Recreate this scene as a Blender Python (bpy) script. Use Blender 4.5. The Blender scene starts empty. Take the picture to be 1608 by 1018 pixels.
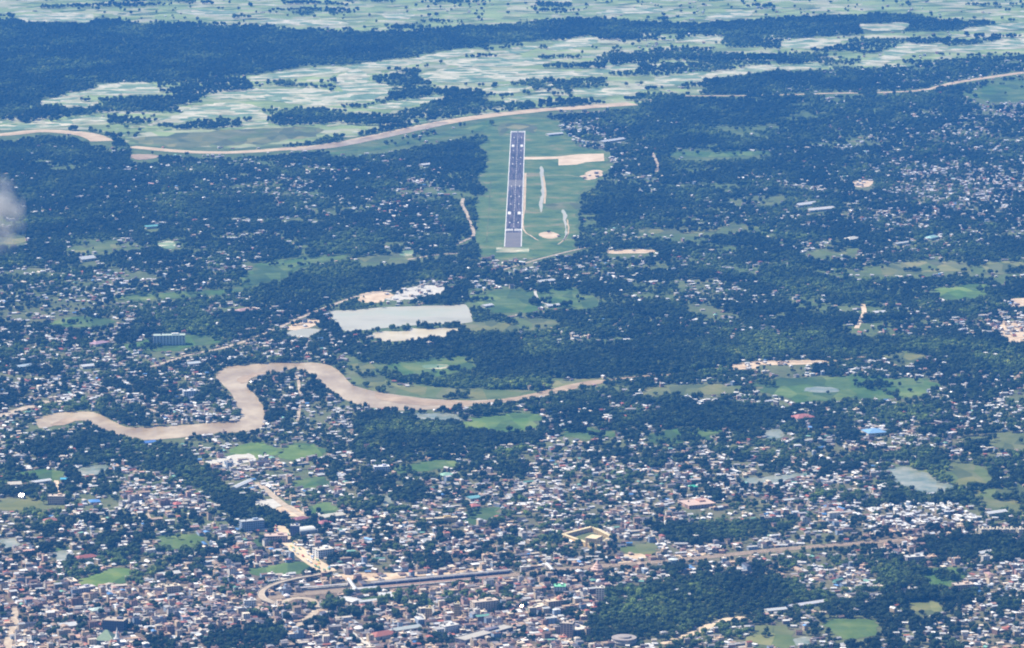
import bpy, bmesh, math, random
import numpy as np
from mathutils import Vector, Matrix, noise as mnoise

# ------------------------------------------------------------------ camera
S = bpy.context.scene
COL = S.collection
PITCH = math.radians(10.32); FPX = 6200.0; H = 1700.0; CX, CY = 804.0, 509.0
cam = bpy.data.objects.new('camera', bpy.data.cameras.new('camera')); COL.objects.link(cam)
cam.location = (0, 0, H); cam.rotation_euler = (math.pi/2 - PITCH, 0, 0)
cam.data.sensor_width = 36.0; cam.data.lens = 36.0*FPX/1608.0
cam.data.clip_start = 1.0; cam.data.clip_end = 60000.0
S.camera = cam
# ------------------------------------------------------------------ sky and sun (sun high on the left)
SUN_EL, SUN_AZ = math.radians(50), math.radians(-72)     # azimuth from +Y (view direction), negative = left
to_sun = Vector((math.sin(SUN_AZ)*math.cos(SUN_EL), math.cos(SUN_AZ)*math.cos(SUN_EL), math.sin(SUN_EL)))
W = bpy.data.worlds.new('World'); S.world = W; W.use_nodes = True
nt = W.node_tree; bg = nt.nodes['Background']
sky = nt.nodes.new('ShaderNodeTexSky'); sky.sky_type = 'NISHITA'; sky.sun_disc = False
sky.sun_elevation = SUN_EL; sky.sun_rotation = SUN_AZ; sky.altitude = 0; sky.air_density = 1.2; sky.dust_density = 1.5
nt.links.new(sky.outputs[0], bg.inputs[0]); bg.inputs[1].default_value = 0.06
sun = bpy.data.objects.new('sun', bpy.data.lights.new('sun', 'SUN')); COL.objects.link(sun)
sun.data.energy = 4.6; sun.data.angle = math.radians(0.5); sun.data.color = (1.0, 0.91, 0.76)
sun.rotation_euler = to_sun.to_track_quat('Z', 'Y').to_euler()
sun.location = (0, 0, 3000)
S.view_settings.view_transform = 'Standard'; S.view_settings.look = 'None'
S.view_settings.gamma = 1.0; S.view_settings.use_curve_mapping = False
S.view_settings.exposure = 1.0
S.cycles.use_denoising = True; S.cycles.filter_width = 2.0
S.cycles.volume_bounces = 0; S.cycles.max_bounces = 4; S.cycles.diffuse_bounces = 2; S.cycles.glossy_bounces = 2
S.cycles.transparent_max_bounces = 8; S.cycles.sample_clamp_indirect = 4.0
HAZE_DENSITY = 3.7e-5; HAZE_COLOR = (0.07, 0.34, 1.0)

R = np.random.default_rng(7); random.seed(7)

# ------------------------------------------------------------------ picture <-> ground
cp, sp = math.cos(PITCH), math.sin(PITCH)
def px2w(x, y, z=0.0):
    u = (np.asarray(x, float)-CX)/FPX; v = (CY-np.asarray(y, float))/FPX
    t = (H-z)/(sp - v*cp)
    return u*t, t*(cp + v*sp)
def P(x, y, z=0.0):
    a, b = px2w(x, y, z); return Vector((float(a), float(b), z))
def w2px(X, Y, Z=0.0):
    dz = Z-H; dep = Y*cp - dz*sp; up = Y*sp + dz*cp
    return CX + FPX*X/dep, CY - FPX*up/dep
def dist(y): return float(px2w(CX, y)[1])
def mpp(y):                                  # metres per picture pixel at ground row y
    return math.hypot(dist(y), H)/FPX

# ------------------------------------------------------------------ value noise in numpy
_lat = R.random((256, 256))
def vnoise(X, Y, s, o=0):
    x = np.asarray(X, float)/s + 37.1*o + 1000; y = np.asarray(Y, float)/s + 91.7*o + 1000
    xi = np.floor(x).astype(int); yi = np.floor(y).astype(int); fx = x-xi; fy = y-yi
    fx = fx*fx*(3-2*fx); fy = fy*fy*(3-2*fy)
    g = lambda a, b: _lat[a % 256, b % 256]
    return (g(xi, yi)*(1-fx)+g(xi+1, yi)*fx)*(1-fy) + (g(xi, yi+1)*(1-fx)+g(xi+1, yi+1)*fx)*fy
def fnoise(X, Y, s, o=0): return .5*vnoise(X, Y, s, o)+.3*vnoise(X, Y, s/2.1, o+3)+.2*vnoise(X, Y, s/4.3, o+5)

# ------------------------------------------------------------------ land-use rasters (2 px cells, with margins)
MX, MY = 400, 120; RW, RH = (1608+2*MX)//2, (1018+2*MY+160)//2
def raster(poly):
    m = np.zeros((RH, RW), bool); p = [((x+MX)/2, (y+MY)/2) for x, y in poly]; n = len(p)
    ys = [q[1] for q in p]
    for r in range(max(0, int(min(ys))), min(RH-1, int(max(ys))+1)+1):
        yc = r+.5; xs = []
        for i in range(n):
            (x0, y0), (x1, y1) = p[i], p[(i+1) % n]
            if (y0 <= yc) != (y1 <= yc): xs.append(x0+(yc-y0)*(x1-x0)/(y1-y0))
        xs.sort()
        for a, b in zip(xs[::2], xs[1::2]):
            a, b = int(max(0, a+.5)), int(min(RW, b+.5))
            if b > a: m[r, a:b] = True
    return m
def samp(m, x, y):
    c = np.clip(((np.asarray(x)+MX)/2).astype(int), 0, RW-1); r = np.clip(((np.asarray(y)+MY)/2).astype(int), 0, RH-1)
    return m[r, c]
NO_TREE = np.zeros((RH, RW), bool); NO_HOUSE = np.zeros((RH, RW), bool); FIELD_M = np.zeros((RH, RW), bool)
def block_out(m, down=3, hdown=1):
    rows_ = np.nonzero(m.any(1))[0]
    if len(rows_) and rows_.mean()*2-MY < 420: down += 2
    for k in range(down+1):
        NO_TREE[k:] |= m[:RH-k] if k else m
    NO_HOUSE[:] |= m
    for k in range(1, hdown+1): NO_HOUSE[k:] |= m[:RH-k]
def smooth(poly, n=4, closed=True, jit=0.0, seed=0):
    rr = random.Random(seed); out = []; L = len(poly)
    rng = range(L) if closed else range(L-1)
    for i in rng:
        g = (lambda k: poly[k % L]) if closed else (lambda k: poly[min(max(k, 0), L-1)])
        p0, p1, p2, p3 = g(i-1), g(i), g(i+1), g(i+2)
        for k in range(n):
            t = k/n; q = []
            for a in (0, 1):
                q.append(.5*(2*p1[a]+(p2[a]-p0[a])*t+(2*p0[a]-5*p1[a]+4*p2[a]-p3[a])*t*t+(3*p1[a]-p0[a]-3*p2[a]+p3[a])*t**3))
            out.append((q[0]+rr.uniform(-1, 1)*jit*1.8, q[1]+rr.uniform(-1, 1)*jit*.45))
    if not closed: out.append(tuple(poly[-1]))
    return out

# ------------------------------------------------------------------ materials
def mat(name, base=(.5, .5, .5), rough=.85, metal=0.0, spec=None):
    m = bpy.data.materials.new(name); m.use_nodes = True
    b = m.node_tree.nodes['Principled BSDF']
    b.inputs['Base Color'].default_value = (*base, 1); b.inputs['Roughness'].default_value = rough
    b.inputs['Metallic'].default_value = metal
    if spec is not None: b.inputs['Specular IOR Level'].default_value = spec
    return m
def N(m, t, **kw):
    n = m.node_tree.nodes.new(t)
    for k, v in kw.items(): setattr(n, k, v)
    return n
def LK(m, a, b): m.node_tree.links.new(a, b)
def pos(m, scale=(1, 1, 1), kind='Position', rot=0.0):
    mp = N(m, 'ShaderNodeMapping'); mp.inputs['Scale'].default_value = scale; mp.inputs['Rotation'].default_value[2] = rot
    if kind == 'Position': LK(m, N(m, 'ShaderNodeNewGeometry').outputs['Position'], mp.inputs[0])
    else: LK(m, N(m, 'ShaderNodeTexCoord').outputs['Object'], mp.inputs[0])
    return mp.outputs[0]
def noise_n(m, vec, scale, detail=4, rough=.6):
    n = N(m, 'ShaderNodeTexNoise'); n.inputs['Scale'].default_value = scale; n.inputs['Detail'].default_value = detail
    n.inputs['Roughness'].default_value = rough
    LK(m, vec, n.inputs['Vector']); return n.outputs['Fac']
def ramp(m, fac, stops, const=False):
    r = N(m, 'ShaderNodeValToRGB'); e = r.color_ramp.elements
    if const: r.color_ramp.interpolation = 'CONSTANT'
    while len(e) < len(stops): e.new(.5)
    for i, (p_, c) in enumerate(stops): e[i].position = p_; e[i].color = (*c, 1)
    LK(m, fac, r.inputs[0]); return r.outputs[0]
def mix(m, fac, a, b, mode='MIX'):
    n = N(m, 'ShaderNodeMix', data_type='RGBA', blend_type=mode)
    for s, v in ((0, fac), (6, a), (7, b)):
        if isinstance(v, (int, float)): n.inputs[s].default_value = v
        elif isinstance(v, tuple): n.inputs[s].default_value = (*v, 1)
        else: LK(m, v, n.inputs[s])
    return n.outputs[2]
def attr(m, name):
    n = N(m, 'ShaderNodeAttribute', attribute_name=name); return n
def math_n(m, op, a, b=None, c=None):
    n = N(m, 'ShaderNodeMath', operation=op)
    for i, v in enumerate((a, b, c)):
        if v is None: continue
        if isinstance(v, (int, float)): n.inputs[i].default_value = v
        else: LK(m, v, n.inputs[i])
    return n.outputs[0]
def base(m, out): LK(m, out, m.node_tree.nodes['Principled BSDF'].inputs['Base Color'])
def sheet_mat(name, stops, scale=.01, rough=.9, stretch=(1, 1, 1), spec=.2, detail=6, rot=0.0):
    m = mat(name, rough=rough, spec=spec); base(m, ramp(m, noise_n(m, pos(m, stretch, rot=rot), scale, detail, .65), stops)); return m

M = {}
M['green'] = sheet_mat('green_grass', [(.32, (.035, .075, .02)), (.5, (.07, .125, .032)), (.66, (.12, .165, .055))], .012)
M['bright'] = sheet_mat('bright_grass', [(.34, (.055, .11, .024)), (.52, (.095, .165, .035)), (.68, (.15, .20, .06))], .016)
M['dull'] = sheet_mat('dull_grass', [(.25, (.06, .09, .03)), (.5, (.12, .14, .05)), (.75, (.2, .19, .1))], .012)
def plotted(m, scale=(.022, .009, 1), st=[(0, (.62, .7, .7)), (.3, (1, 1, 1)), (.55, (.8, .95, .7)), (.75, (1.2, 1.1, .9)), (.9, (1.5, 1.35, 1.25))]):
    b = m.node_tree.nodes['Principled BSDF']; src = b.inputs['Base Color'].links[0].from_socket
    vr = N(m, 'ShaderNodeTexVoronoi', feature='F1'); vr.inputs['Scale'].default_value = 1; LK(m, pos(m, scale, rot=.3), vr.inputs['Vector'])
    sp_ = N(m, 'ShaderNodeSeparateColor'); LK(m, vr.outputs['Color'], sp_.inputs[0])
    base(m, mix(m, 1.0, src, ramp(m, sp_.outputs[0], st, True), 'MULTIPLY'))
for k_ in ('green', 'bright', 'dull'): plotted(M[k_])
M['aero'] = sheet_mat('airfield_grass', [(.38, (.045, .095, .022)), (.5, (.085, .145, .035)), (.58, (.13, .165, .05)), (.66, (.21, .19, .09))], .011)
M['mud'] = sheet_mat('muddy_water', [(.34, (.30, .215, .12)), (.5, (.42, .32, .19)), (.64, (.56, .45, .29))], .012, rough=.35, spec=.5, stretch=(1, .6, 1))
M['sand'] = sheet_mat('river_sand', [(.3, (.38, .27, .16)), (.55, (.52, .41, .26)), (.75, (.64, .53, .37))], .02)
M['lake'] = sheet_mat('lake_water', [(.36, (.38, .37, .29)), (.5, (.47, .45, .36)), (.66, (.38, .42, .32))], .007, rough=.4, spec=.4, stretch=(.5, 1, 1))
M['pond'] = sheet_mat('pond_water', [(.36, (.14, .19, .13)), (.52, (.27, .29, .22)), (.66, (.40, .39, .30))], .02, rough=.25, spec=.5)
M['brown_pond'] = sheet_mat('brown_pond_water', [(.3, (.5, .42, .26)), (.7, (.7, .62, .44))], .02, rough=.3, spec=.5)
M['earth'] = sheet_mat('bare_earth', [(.3, (.38, .26, .16)), (.5, (.55, .42, .28)), (.72, (.68, .58, .44))], .03)
M['pale_earth'] = sheet_mat('pale_earth', [(.3, (.46, .35, .22)), (.5, (.60, .47, .32)), (.7, (.70, .58, .42))], .02)
M['paddy'] = sheet_mat('wet_rice_field', [(.32, (.25, .31, .16)), (.46, (.42, .42, .28)), (.62, (.62, .58, .43))], .02, rough=.6, spec=.3)
plotted(M['paddy'], (.017, .026, 1), [(0, (.30, .48, .34)), (.26, (1, 1, 1)), (.48, (.78, .76, .66)), (.62, (1.08, 1.06, 1.02)), (.84, (.45, .62, .45))])
M['road'] = sheet_mat('dusty_road', [(.3, (.30, .24, .17)), (.5, (.42, .34, .25)), (.72, (.58, .49, .37))], .06)
M['asphalt'] = sheet_mat('runway_asphalt', [(.3, (.060, .055, .075)), (.55, (.085, .078, .10)), (.75, (.13, .12, .13))], .02, stretch=(1, .15, 1))
b_ = M['asphalt']; base(b_, mix(b_, 1.0, b_.node_tree.nodes['Principled BSDF'].inputs['Base Color'].links[0].from_socket, ramp(b_, noise_n(b_, pos(b_, (1, .03, 1)), .3, 4, .7), [(.38, (.45, .45, .45)), (.52, (1, 1, 1)), (.62, (1.9, 1.75, 1.6))]), 'MULTIPLY'))
M['old_asphalt'] = sheet_mat('worn_asphalt', [(.3, (.14, .13, .13)), (.75, (.2, .18, .17))], .03)
M['paint'] = sheet_mat('white_paint', [(.35, (.42, .42, .42)), (.55, (.74, .74, .72))], .15)
M['concrete'] = sheet_mat('concrete', [(.3, (.42, .40, .36)), (.7, (.6, .57, .5))], .08)
M['ballast'] = sheet_mat('track_ballast', [(.3, (.34, .25, .17)), (.7, (.58, .46, .32))], .08)
M['steel'] = mat('rail_steel', (.35, .3, .28), .35, .8)

# objects coloured through obj.color (paint of that object) with weathering
def objcol_mat(name, rough, metal=0.0, windows=False, worn=.35):
    m = mat(name, rough=rough, metal=metal)
    oi = N(m, 'ShaderNodeObjectInfo')
    d = ramp(m, noise_n(m, pos(m, (1, 1, 1), 'Object'), .35, 5, .7), [(.3, (1-worn,)*3), (.65, (1, 1, 1))])
    base(m, mix(m, 1.0, oi.outputs['Color'], d, 'MULTIPLY')); return m
M['wall'] = objcol_mat('painted_wall', .85); M['roofc'] = objcol_mat('roof_surface', .7, worn=.3)
M['tin'] = objcol_mat('tin_roof', .38, .25, worn=.22); M['metalroof'] = objcol_mat('polished_tin', .42, .9, worn=.15)
M['silt'] = sheet_mat('bank_silt', [(.3, (.24, .17, .11)), (.5, (.35, .26, .17)), (.72, (.48, .37, .25))], .02)
M['glass'] = mat('window_glass', (.03, .04, .07), .2); M['tank'] = mat('tank_plastic', (.03, .03, .035), .5)
M['door'] = mat('door_wood', (.12, .07, .04), .7); M['trunk'] = mat('bark', (.10, .075, .05), .9)
# merged far-off houses: colour per face; window rows belong to the wall surface
def many_mat():
    m = mat('town_surfaces', rough=.7)
    c = attr(m, 'col'); g = N(m, 'ShaderNodeNewGeometry'); sx = N(m, 'ShaderNodeSeparateXYZ'); LK(m, g.outputs['Position'], sx.inputs[0])
    fz = math_n(m, 'FRACT', math_n(m, 'DIVIDE', sx.outputs[2], 3.1))
    fh = math_n(m, 'FRACT', math_n(m, 'DIVIDE', math_n(m, 'ADD', sx.outputs[0], math_n(m, 'MULTIPLY', sx.outputs[1], .8)), 3.4))
    wz = math_n(m, 'MULTIPLY', math_n(m, 'GREATER_THAN', fz, .36), math_n(m, 'LESS_THAN', fz, .8))
    wh = math_n(m, 'GREATER_THAN', fh, .52)
    isw = attr(m, 'is_wall').outputs['Fac']
    wn = math_n(m, 'MULTIPLY', math_n(m, 'MULTIPLY', wz, wh), isw)
    d = ramp(m, noise_n(m, pos(m), .22, 5, .75), [(.3, (.62, .6, .58)), (.6, (1, 1, 1))])
    col = mix(m, 1.0, c.outputs['Color'], d, 'MULTIPLY')
    base(m, mix(m, wn, col, (.035, .04, .06)))
    b = m.node_tree.nodes['Principled BSDF']; t = attr(m, 'tin').outputs['Fac']
    LK(m, math_n(m, 'MULTIPLY_ADD', t, -.38, .78), b.inputs['Roughness']); LK(m, math_n(m, 'MULTIPLY', t, .25), b.inputs['Metallic'])
    return m
M['town'] = many_mat()
# foliage: species and leaf age vary from tree to tree and over the land
def leaf_mat():
    m = mat('foliage', rough=.8, spec=.15)
    oi = N(m, 'ShaderNodeObjectInfo')
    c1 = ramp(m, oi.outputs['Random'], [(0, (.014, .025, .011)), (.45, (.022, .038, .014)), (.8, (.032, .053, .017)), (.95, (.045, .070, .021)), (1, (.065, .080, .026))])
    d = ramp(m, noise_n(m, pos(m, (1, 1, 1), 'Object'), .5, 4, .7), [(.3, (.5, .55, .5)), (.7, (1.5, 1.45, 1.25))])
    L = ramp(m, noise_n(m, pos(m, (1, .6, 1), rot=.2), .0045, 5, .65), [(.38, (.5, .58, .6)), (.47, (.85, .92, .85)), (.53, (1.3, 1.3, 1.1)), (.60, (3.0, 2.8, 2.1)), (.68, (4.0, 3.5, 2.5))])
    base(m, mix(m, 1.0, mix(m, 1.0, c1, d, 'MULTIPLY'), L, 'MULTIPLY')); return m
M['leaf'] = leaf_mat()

# ------------------------------------------------------------------ object helpers
def tag(o, label=None, cat=None, group=None, kind=None):
    for k, v in (('label', label), ('category', cat), ('group', group), ('kind', kind)):
        if v: o[k] = v
    return o
def link(o, parent=None):
    COL.objects.link(o)
    if parent is not None: o.parent = parent
    return o
def mesh_obj(name, verts, faces, m, parent=None, color=None):
    me = bpy.data.meshes.new(name); me.from_pydata([tuple(v) for v in verts], [], faces); me.update()
    for x in (m if isinstance(m, (list, tuple)) else [m]): me.materials.append(x)
    o = bpy.data.objects.new(name, me)
    if color: o.color = (*color, 1)
    return link(o, parent)
def empty(name, loc, rz=0.0, scale=(1, 1, 1)):
    o = bpy.data.objects.new(name, None); o.location = loc; o.rotation_euler = (0, 0, rz); o.scale = scale
    o.empty_display_size = 5; return link(o)
class MB:
    def __init__(s): s.v = []; s.f = []
    def box(s, x0, y0, z0, x1, y1, z1):
        b = len(s.v); s.v += [(x0, y0, z0), (x1, y0, z0), (x1, y1, z0), (x0, y1, z0), (x0, y0, z1), (x1, y0, z1), (x1, y1, z1), (x0, y1, z1)]
        s.f += [tuple(b+i for i in q) for q in ((0, 3, 2, 1), (4, 5, 6, 7), (0, 1, 5, 4), (1, 2, 6, 5), (2, 3, 7, 6), (3, 0, 4, 7))]; return s
    def gable(s, x0, y0, z0, x1, y1, rh, ov=.5):        # ridge along x
        x0 -= ov; x1 += ov; y0 -= ov; y1 += ov; ym = (y0+y1)/2; b = len(s.v)
        s.v += [(x0, y0, z0), (x1, y0, z0), (x1, y1, z0), (x0, y1, z0), (x0, ym, z0+rh), (x1, ym, z0+rh)]
        s.f += [tuple(b+i for i in q) for q in ((0, 3, 2, 1), (0, 1, 5, 4), (2, 3, 4, 5), (1, 2, 5), (3, 0, 4))]; return s
    def hip(s, x0, y0, z0, x1, y1, rh, ov=.5):
        x0 -= ov; x1 += ov; y0 -= ov; y1 += ov; ym = (y0+y1)/2; k = min((y1-y0)/2, (x1-x0)*.45); b = len(s.v)
        s.v += [(x0, y0, z0), (x1, y0, z0), (x1, y1, z0), (x0, y1, z0), (x0+k, ym, z0+rh), (x1-k, ym, z0+rh)]
        s.f += [tuple(b+i for i in q) for q in ((0, 3, 2, 1), (0, 1, 5, 4), (2, 3, 4, 5), (1, 2, 5), (3, 0, 4))]; return s
    def rev(s, prof, cx=0, cy=0, n=20, sx=1, sy=1):      # turned profile [(r, z)...]
        b = len(s.v)
        for r, z in prof:
            for k in range(n): a = 2*math.pi*k/n; s.v.append((cx+r*sx*math.cos(a), cy+r*sy*math.sin(a), z))
        for i in range(len(prof)-1):
            for k in range(n): s.f.append((b+i*n+k, b+i*n+(k+1) % n, b+(i+1)*n+(k+1) % n, b+(i+1)*n+k))
        s.f.append(tuple(b+k for k in range(n))[::-1]); s.f.append(tuple(b+(len(prof)-1)*n+k for k in range(n))); return s
    def build(s, name, m, parent=None, color=None): return mesh_obj(name, s.v, s.f, m, parent, color)

# ------------------------------------------------------------------ sheets (flat features of the land)
def sheet(name, poly, m, z, label, cat='field', jit=1.0, sm=4, excl=True, down=3):
    pts = smooth(poly, sm, True, jit, int(poly[0][0]*7+poly[0][1])) if sm else poly
    if (name == 'field' and jit > 1) or name in ('rice_field', 'airfield', 'pond') or (name == 'bare_ground' and m in ('earth', 'concrete')):             # ragged natural outline
        pts = smooth(poly, 8, True, .1, int(poly[0][0])); ws = max(p_[0] for p_ in poly)-min(p_[0] for p_ in poly); k_ = min(1, ws/70); kb_ = min(k_, abs(sum(poly[q_-1][0]*poly[q_][1]-poly[q_][0]*poly[q_-1][1] for q_ in range(len(poly))))/2/ws/24)
        pts = [(a+min(k_, kb_*1.6)*20*(float(fnoise(a*1., b*3., 16, 11))-.5)*2, b+kb_*6.5*(float(fnoise(a*1., b*3., 22, 12))-.5)*2) for a, b in pts]
    X, Y = px2w([p_[0] for p_ in pts], [p_[1] for p_ in pts])
    o = mesh_obj(name, [(a, b, z) for a, b in zip(X, Y)], [tuple(range(len(pts)))], M[m])
    bm = bmesh.new(); bm.from_mesh(o.data); bmesh.ops.triangulate(bm, faces=bm.faces, ngon_method='EAR_CLIP')
    for f in bm.faces:
        if f.normal.z < 0: f.normal_flip()
    bm.to_mesh(o.data); bm.free()
    if excl:
        mk_ = raster(pts); block_out(mk_, down)
        if name == 'field' and jit > 1: FIELD_M[:] |= mk_
        if name == 'bare_ground' and m in ('earth', 'concrete'): NO_HOUSE[mk_] = False
    return tag(o, label, cat, kind='structure')
def strip_pts(path, w, sm=4, jit=0.0):
    pts = smooth(path, sm, False, jit, int(path[0][0]+path[0][1])) if sm else path
    c = [P(*q) for q in pts]; L = []; Rr = []
    for i, q in enumerate(c):
        d = (c[min(i+1, len(c)-1)]-c[max(i-1, 0)]).normalized(); n = Vector((-d.y, d.x, 0))
        ww = (w if not isinstance(w, (list, tuple)) else w[0]+(w[1]-w[0])*i/(len(c)-1))/2
        L.append(q+n*ww); Rr.append(q-n*ww)
    return c, L, Rr
def strip(name, path, w, m, z, label, cat='road', sm=4, jit=0.0, excl=True, down=2):
    c, L, Rr = strip_pts(path, w, sm, jit)
    n = len(L); v = [(q.x, q.y, z) for q in L]+[(q.x, q.y, z) for q in Rr]
    o = mesh_obj(name, v, [(i, n+i, n+i+1, i+1) for i in range(n-1)], M[m])
    if excl:
        poly = [w2px(q.x, q.y) for q in L+Rr[::-1]]
        mm = raster(poly)
        for q in c:
            x, y = w2px(q.x, q.y); a, b = int((x+MX)/2), int((y+MY)/2)
            if 0 <= a < RW and 0 <= b < RH: mm[b, a] = True
        block_out(mm, down, down if name in ('road', 'railway_bed') else 1)
    return tag(o, label, cat, kind='structure')

# rivers
sheet('river', [(57, 660), (75, 652), (100, 648), (140, 647), (160, 653), (180, 663), (200, 671), (240, 671), (290, 668), (335, 664), (358, 663),
    (372, 664), (378, 655), (374, 640), (365, 622), (355, 610), (345, 600), (339, 592), (345, 583), (360, 576), (400, 572), (450, 570), (490, 570), (520, 575),
    (540, 590), (550, 602), (575, 612), (620, 620), (680, 627), (740, 629), (800, 626), (850, 619), (885, 614), (875, 619), (820, 629), (760, 636), (700, 642), (640, 645),
    (600, 643), (560, 635), (530, 622), (505, 605), (490, 590), (470, 581), (450, 582), (420, 588), (395, 595), (388, 608), (400, 620), (412, 635), (416, 650),
    (415, 668), (400, 676), (375, 679), (358, 680), (330, 682), (290, 687), (240, 691), (200, 690), (175, 680), (150, 670), (130, 661), (110, 658), (95, 663), (80, 670), (62, 672)],
    'mud', .5, 'muddy brown river looping round the wooded peninsula below the lake', 'river', jit=.6, down=2)
strip('river', [(-300, 240), (-120, 218), (0, 212), (60, 206), (110, 208), (145, 214), (160, 222)], [60, 75], 'sand', .5, 'pale western bend of the far river', 'river', jit=.4, down=3)
strip('river', [(206, 231), (300, 239), (380, 239), (450, 234), (520, 228), (600, 213), (680, 196), (760, 183), (850, 173), (900, 170), (950, 166), (995, 163)],
    [50, 88], 'sand', .5, 'pale brown river running past the far end of the runway', 'river', jit=.4, down=3)
sheet('river', [(500, 229), (560, 219), (620, 207), (690, 192), (700, 196), (640, 209), (580, 222), (520, 233), (455, 237)], 'mud', .62, 'broad pale reach of the far river before the runway', 'river', jit=.5, down=1)
strip('river', [(1075, 151), (1200, 150), (1300, 147), (1400, 145), (1460, 140), (1500, 130), (1580, 118), (1700, 100)], [20, 42], 'sand', .5, 'thin sandy river far beyond the town on the right', 'river', jit=.5, down=1)
sheet('sandbank', [(590, 619), (640, 625), (700, 631), (760, 631), (830, 620), (900, 603), (945, 597), (944, 603), (900, 609), (850, 620), (790, 630), (720, 637), (650, 636), (600, 629)], 'silt', .8, 'tan sandbank along the outer bank of the river', 'sandbank', jit=.6)
sheet('sandbank', [(372, 597), (385, 590), (420, 583), (432, 584), (400, 592), (389, 600), (380, 603)], 'silt', .8, 'small brown sandbank off the tip of the peninsula', 'sandbank', jit=.8)
sheet('sandbank', [(80, 668), (96, 660), (112, 657), (130, 661), (118, 662), (100, 668)], 'silt', .8, 'narrow sandbank in the western river bend', 'sandbank', jit=.8)
sheet('sandbank', [(210, 243), (240, 243), (250, 246), (235, 250), (215, 251), (205, 247)], 'silt', .8, 'bare brown bank beside the far river', 'sandbank', jit=.8)
strip('river', [(884, 614), (915, 606), (945, 599), (1000, 592), (1072, 587), (1120, 580), (1192, 568), (1290, 569), (1360, 560)], [20, 10], 'silt', .5, 'thin brown river trace running on through the eastern woods', 'river', jit=.3, down=2)
# lakes and ponds
sheet('lake', [(515, 490), (560, 487), (600, 483), (660, 481), (715, 479), (733, 480), (742, 500), (737, 507), (700, 509), (640, 512), (600, 516), (560, 520), (541, 520), (530, 508)],
    'lake', .5, 'large pale rectangular lake in the middle of the valley', 'lake', jit=.4, down=2)
sheet('pond', [(595, 521), (640, 518), (700, 516), (728, 519), (700, 527), (650, 533), (610, 535), (590, 529)], 'brown_pond', .5, 'tan muddy pond just below the rectangular lake', 'pond', jit=.5, down=2)
for poly, mt, lb in [
    ([(455, 520), (480, 517), (500, 518), (497, 528), (465, 530), (450, 527)], 'lake', 'small grey pond left of the rectangular lake'),
    ([(1262, 609), (1285, 608), (1312, 610), (1310, 616), (1268, 615)], 'pond', 'narrow pond in the long green field'),
    ([(1203, 676), (1228, 674), (1226, 688), (1206, 692)], 'pond', 'pale pond at the edge of the wood'),
    ([(1392, 740), (1420, 734), (1446, 739), (1475, 752), (1500, 763), (1484, 772), (1448, 772), (1424, 760), (1410, 752)], 'pond', 'flooded ground beside the wide green field'),
    ([(1165, 752), (1200, 749), (1240, 745), (1262, 741), (1255, 750), (1210, 758), (1178, 760)], 'pond', 'long bluish pond between dense houses'),
    ([(848, 265), (853, 264), (854, 282), (855, 300), (853, 322), (849, 334), (847, 322), (850, 300)], 'lake', 'long narrow ditch pond beside the runway'),
    ([(883, 331), (889, 332), (890, 345), (889, 358), (892, 368), (884, 379), (888, 366), (886, 350)], 'lake', 'curved ditch pond on the airfield grass'),
    ([(82, 870), (105, 865), (103, 880), (90, 882)], 'pond', 'small green pond among dense houses'),
    ([(600, 782), (612, 778), (614, 792), (602, 794)], 'pond', 'little pond between trees and houses'),
    ([(0, 848), (25, 845), (30, 856), (5, 860)], 'pond', 'murky pond at the western edge'),
    ([(655, 650), (716, 652), (722, 662), (660, 660)], 'pond', 'pond below the riverside houses'),
    ([(1245, 1003), (1270, 1000), (1275, 1012), (1250, 1014)], 'pond', 'small pond in the park near the dirt road'),
    ([(130, 735), (170, 731), (165, 744), (125, 746)], 'pond', 'grey green pond beside the pale hall')]:
    sheet('pond', poly, mt, .5, lb, 'pond', jit=.5, down=2)
# airfield
strip('drain', [(771, 284), (769, 310), (767, 340), (764, 381)], 2, 'dull', .5, 'thin pale drain along the left side of the airfield grass', 'drain', jit=.3)
sheet('bare_ground', [(784, 196), (812, 194), (842, 199), (838, 210), (826, 206), (800, 204), (786, 214)], 'dull', .4, 'yellowish worn grass at the far runway end', 'bare ground', jit=.6, sm=4)
sheet('bare_ground', [(855, 322), (885, 318), (912, 321), (905, 329), (870, 330)], 'dull', .4, 'brownish damp patch on the airfield grass', 'bare ground', jit=.6, sm=4)
strip('track', [(824, 300), (823, 330), (822, 360), (836, 372), (846, 378)], 4, 'earth', .5, 'narrow dirt track beside the runway', 'track', jit=.5)
strip('track', [(890, 345), (893, 362), (886, 376), (876, 384)], 4, 'sand', .5, 'thin dirt track curling to the airfield corner', 'track', jit=.5)
strip('track', [(826, 276), (850, 277), (880, 275), (910, 278)], 3, 'earth', .5, 'faint track across the airfield grass', 'track', jit=.5)
sheet('airfield', [(765, 190), (830, 184), (872, 190), (888, 214), (915, 234), (952, 239), (956, 260), (938, 284), (912, 300), (906, 320), (908, 350), (902, 382), (880, 400), (830, 408), (775, 404), (748, 386), (757, 300), (760, 240)],
    'aero', .25, 'wide green airfield grass round the runway', 'airfield', jit=1)
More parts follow.
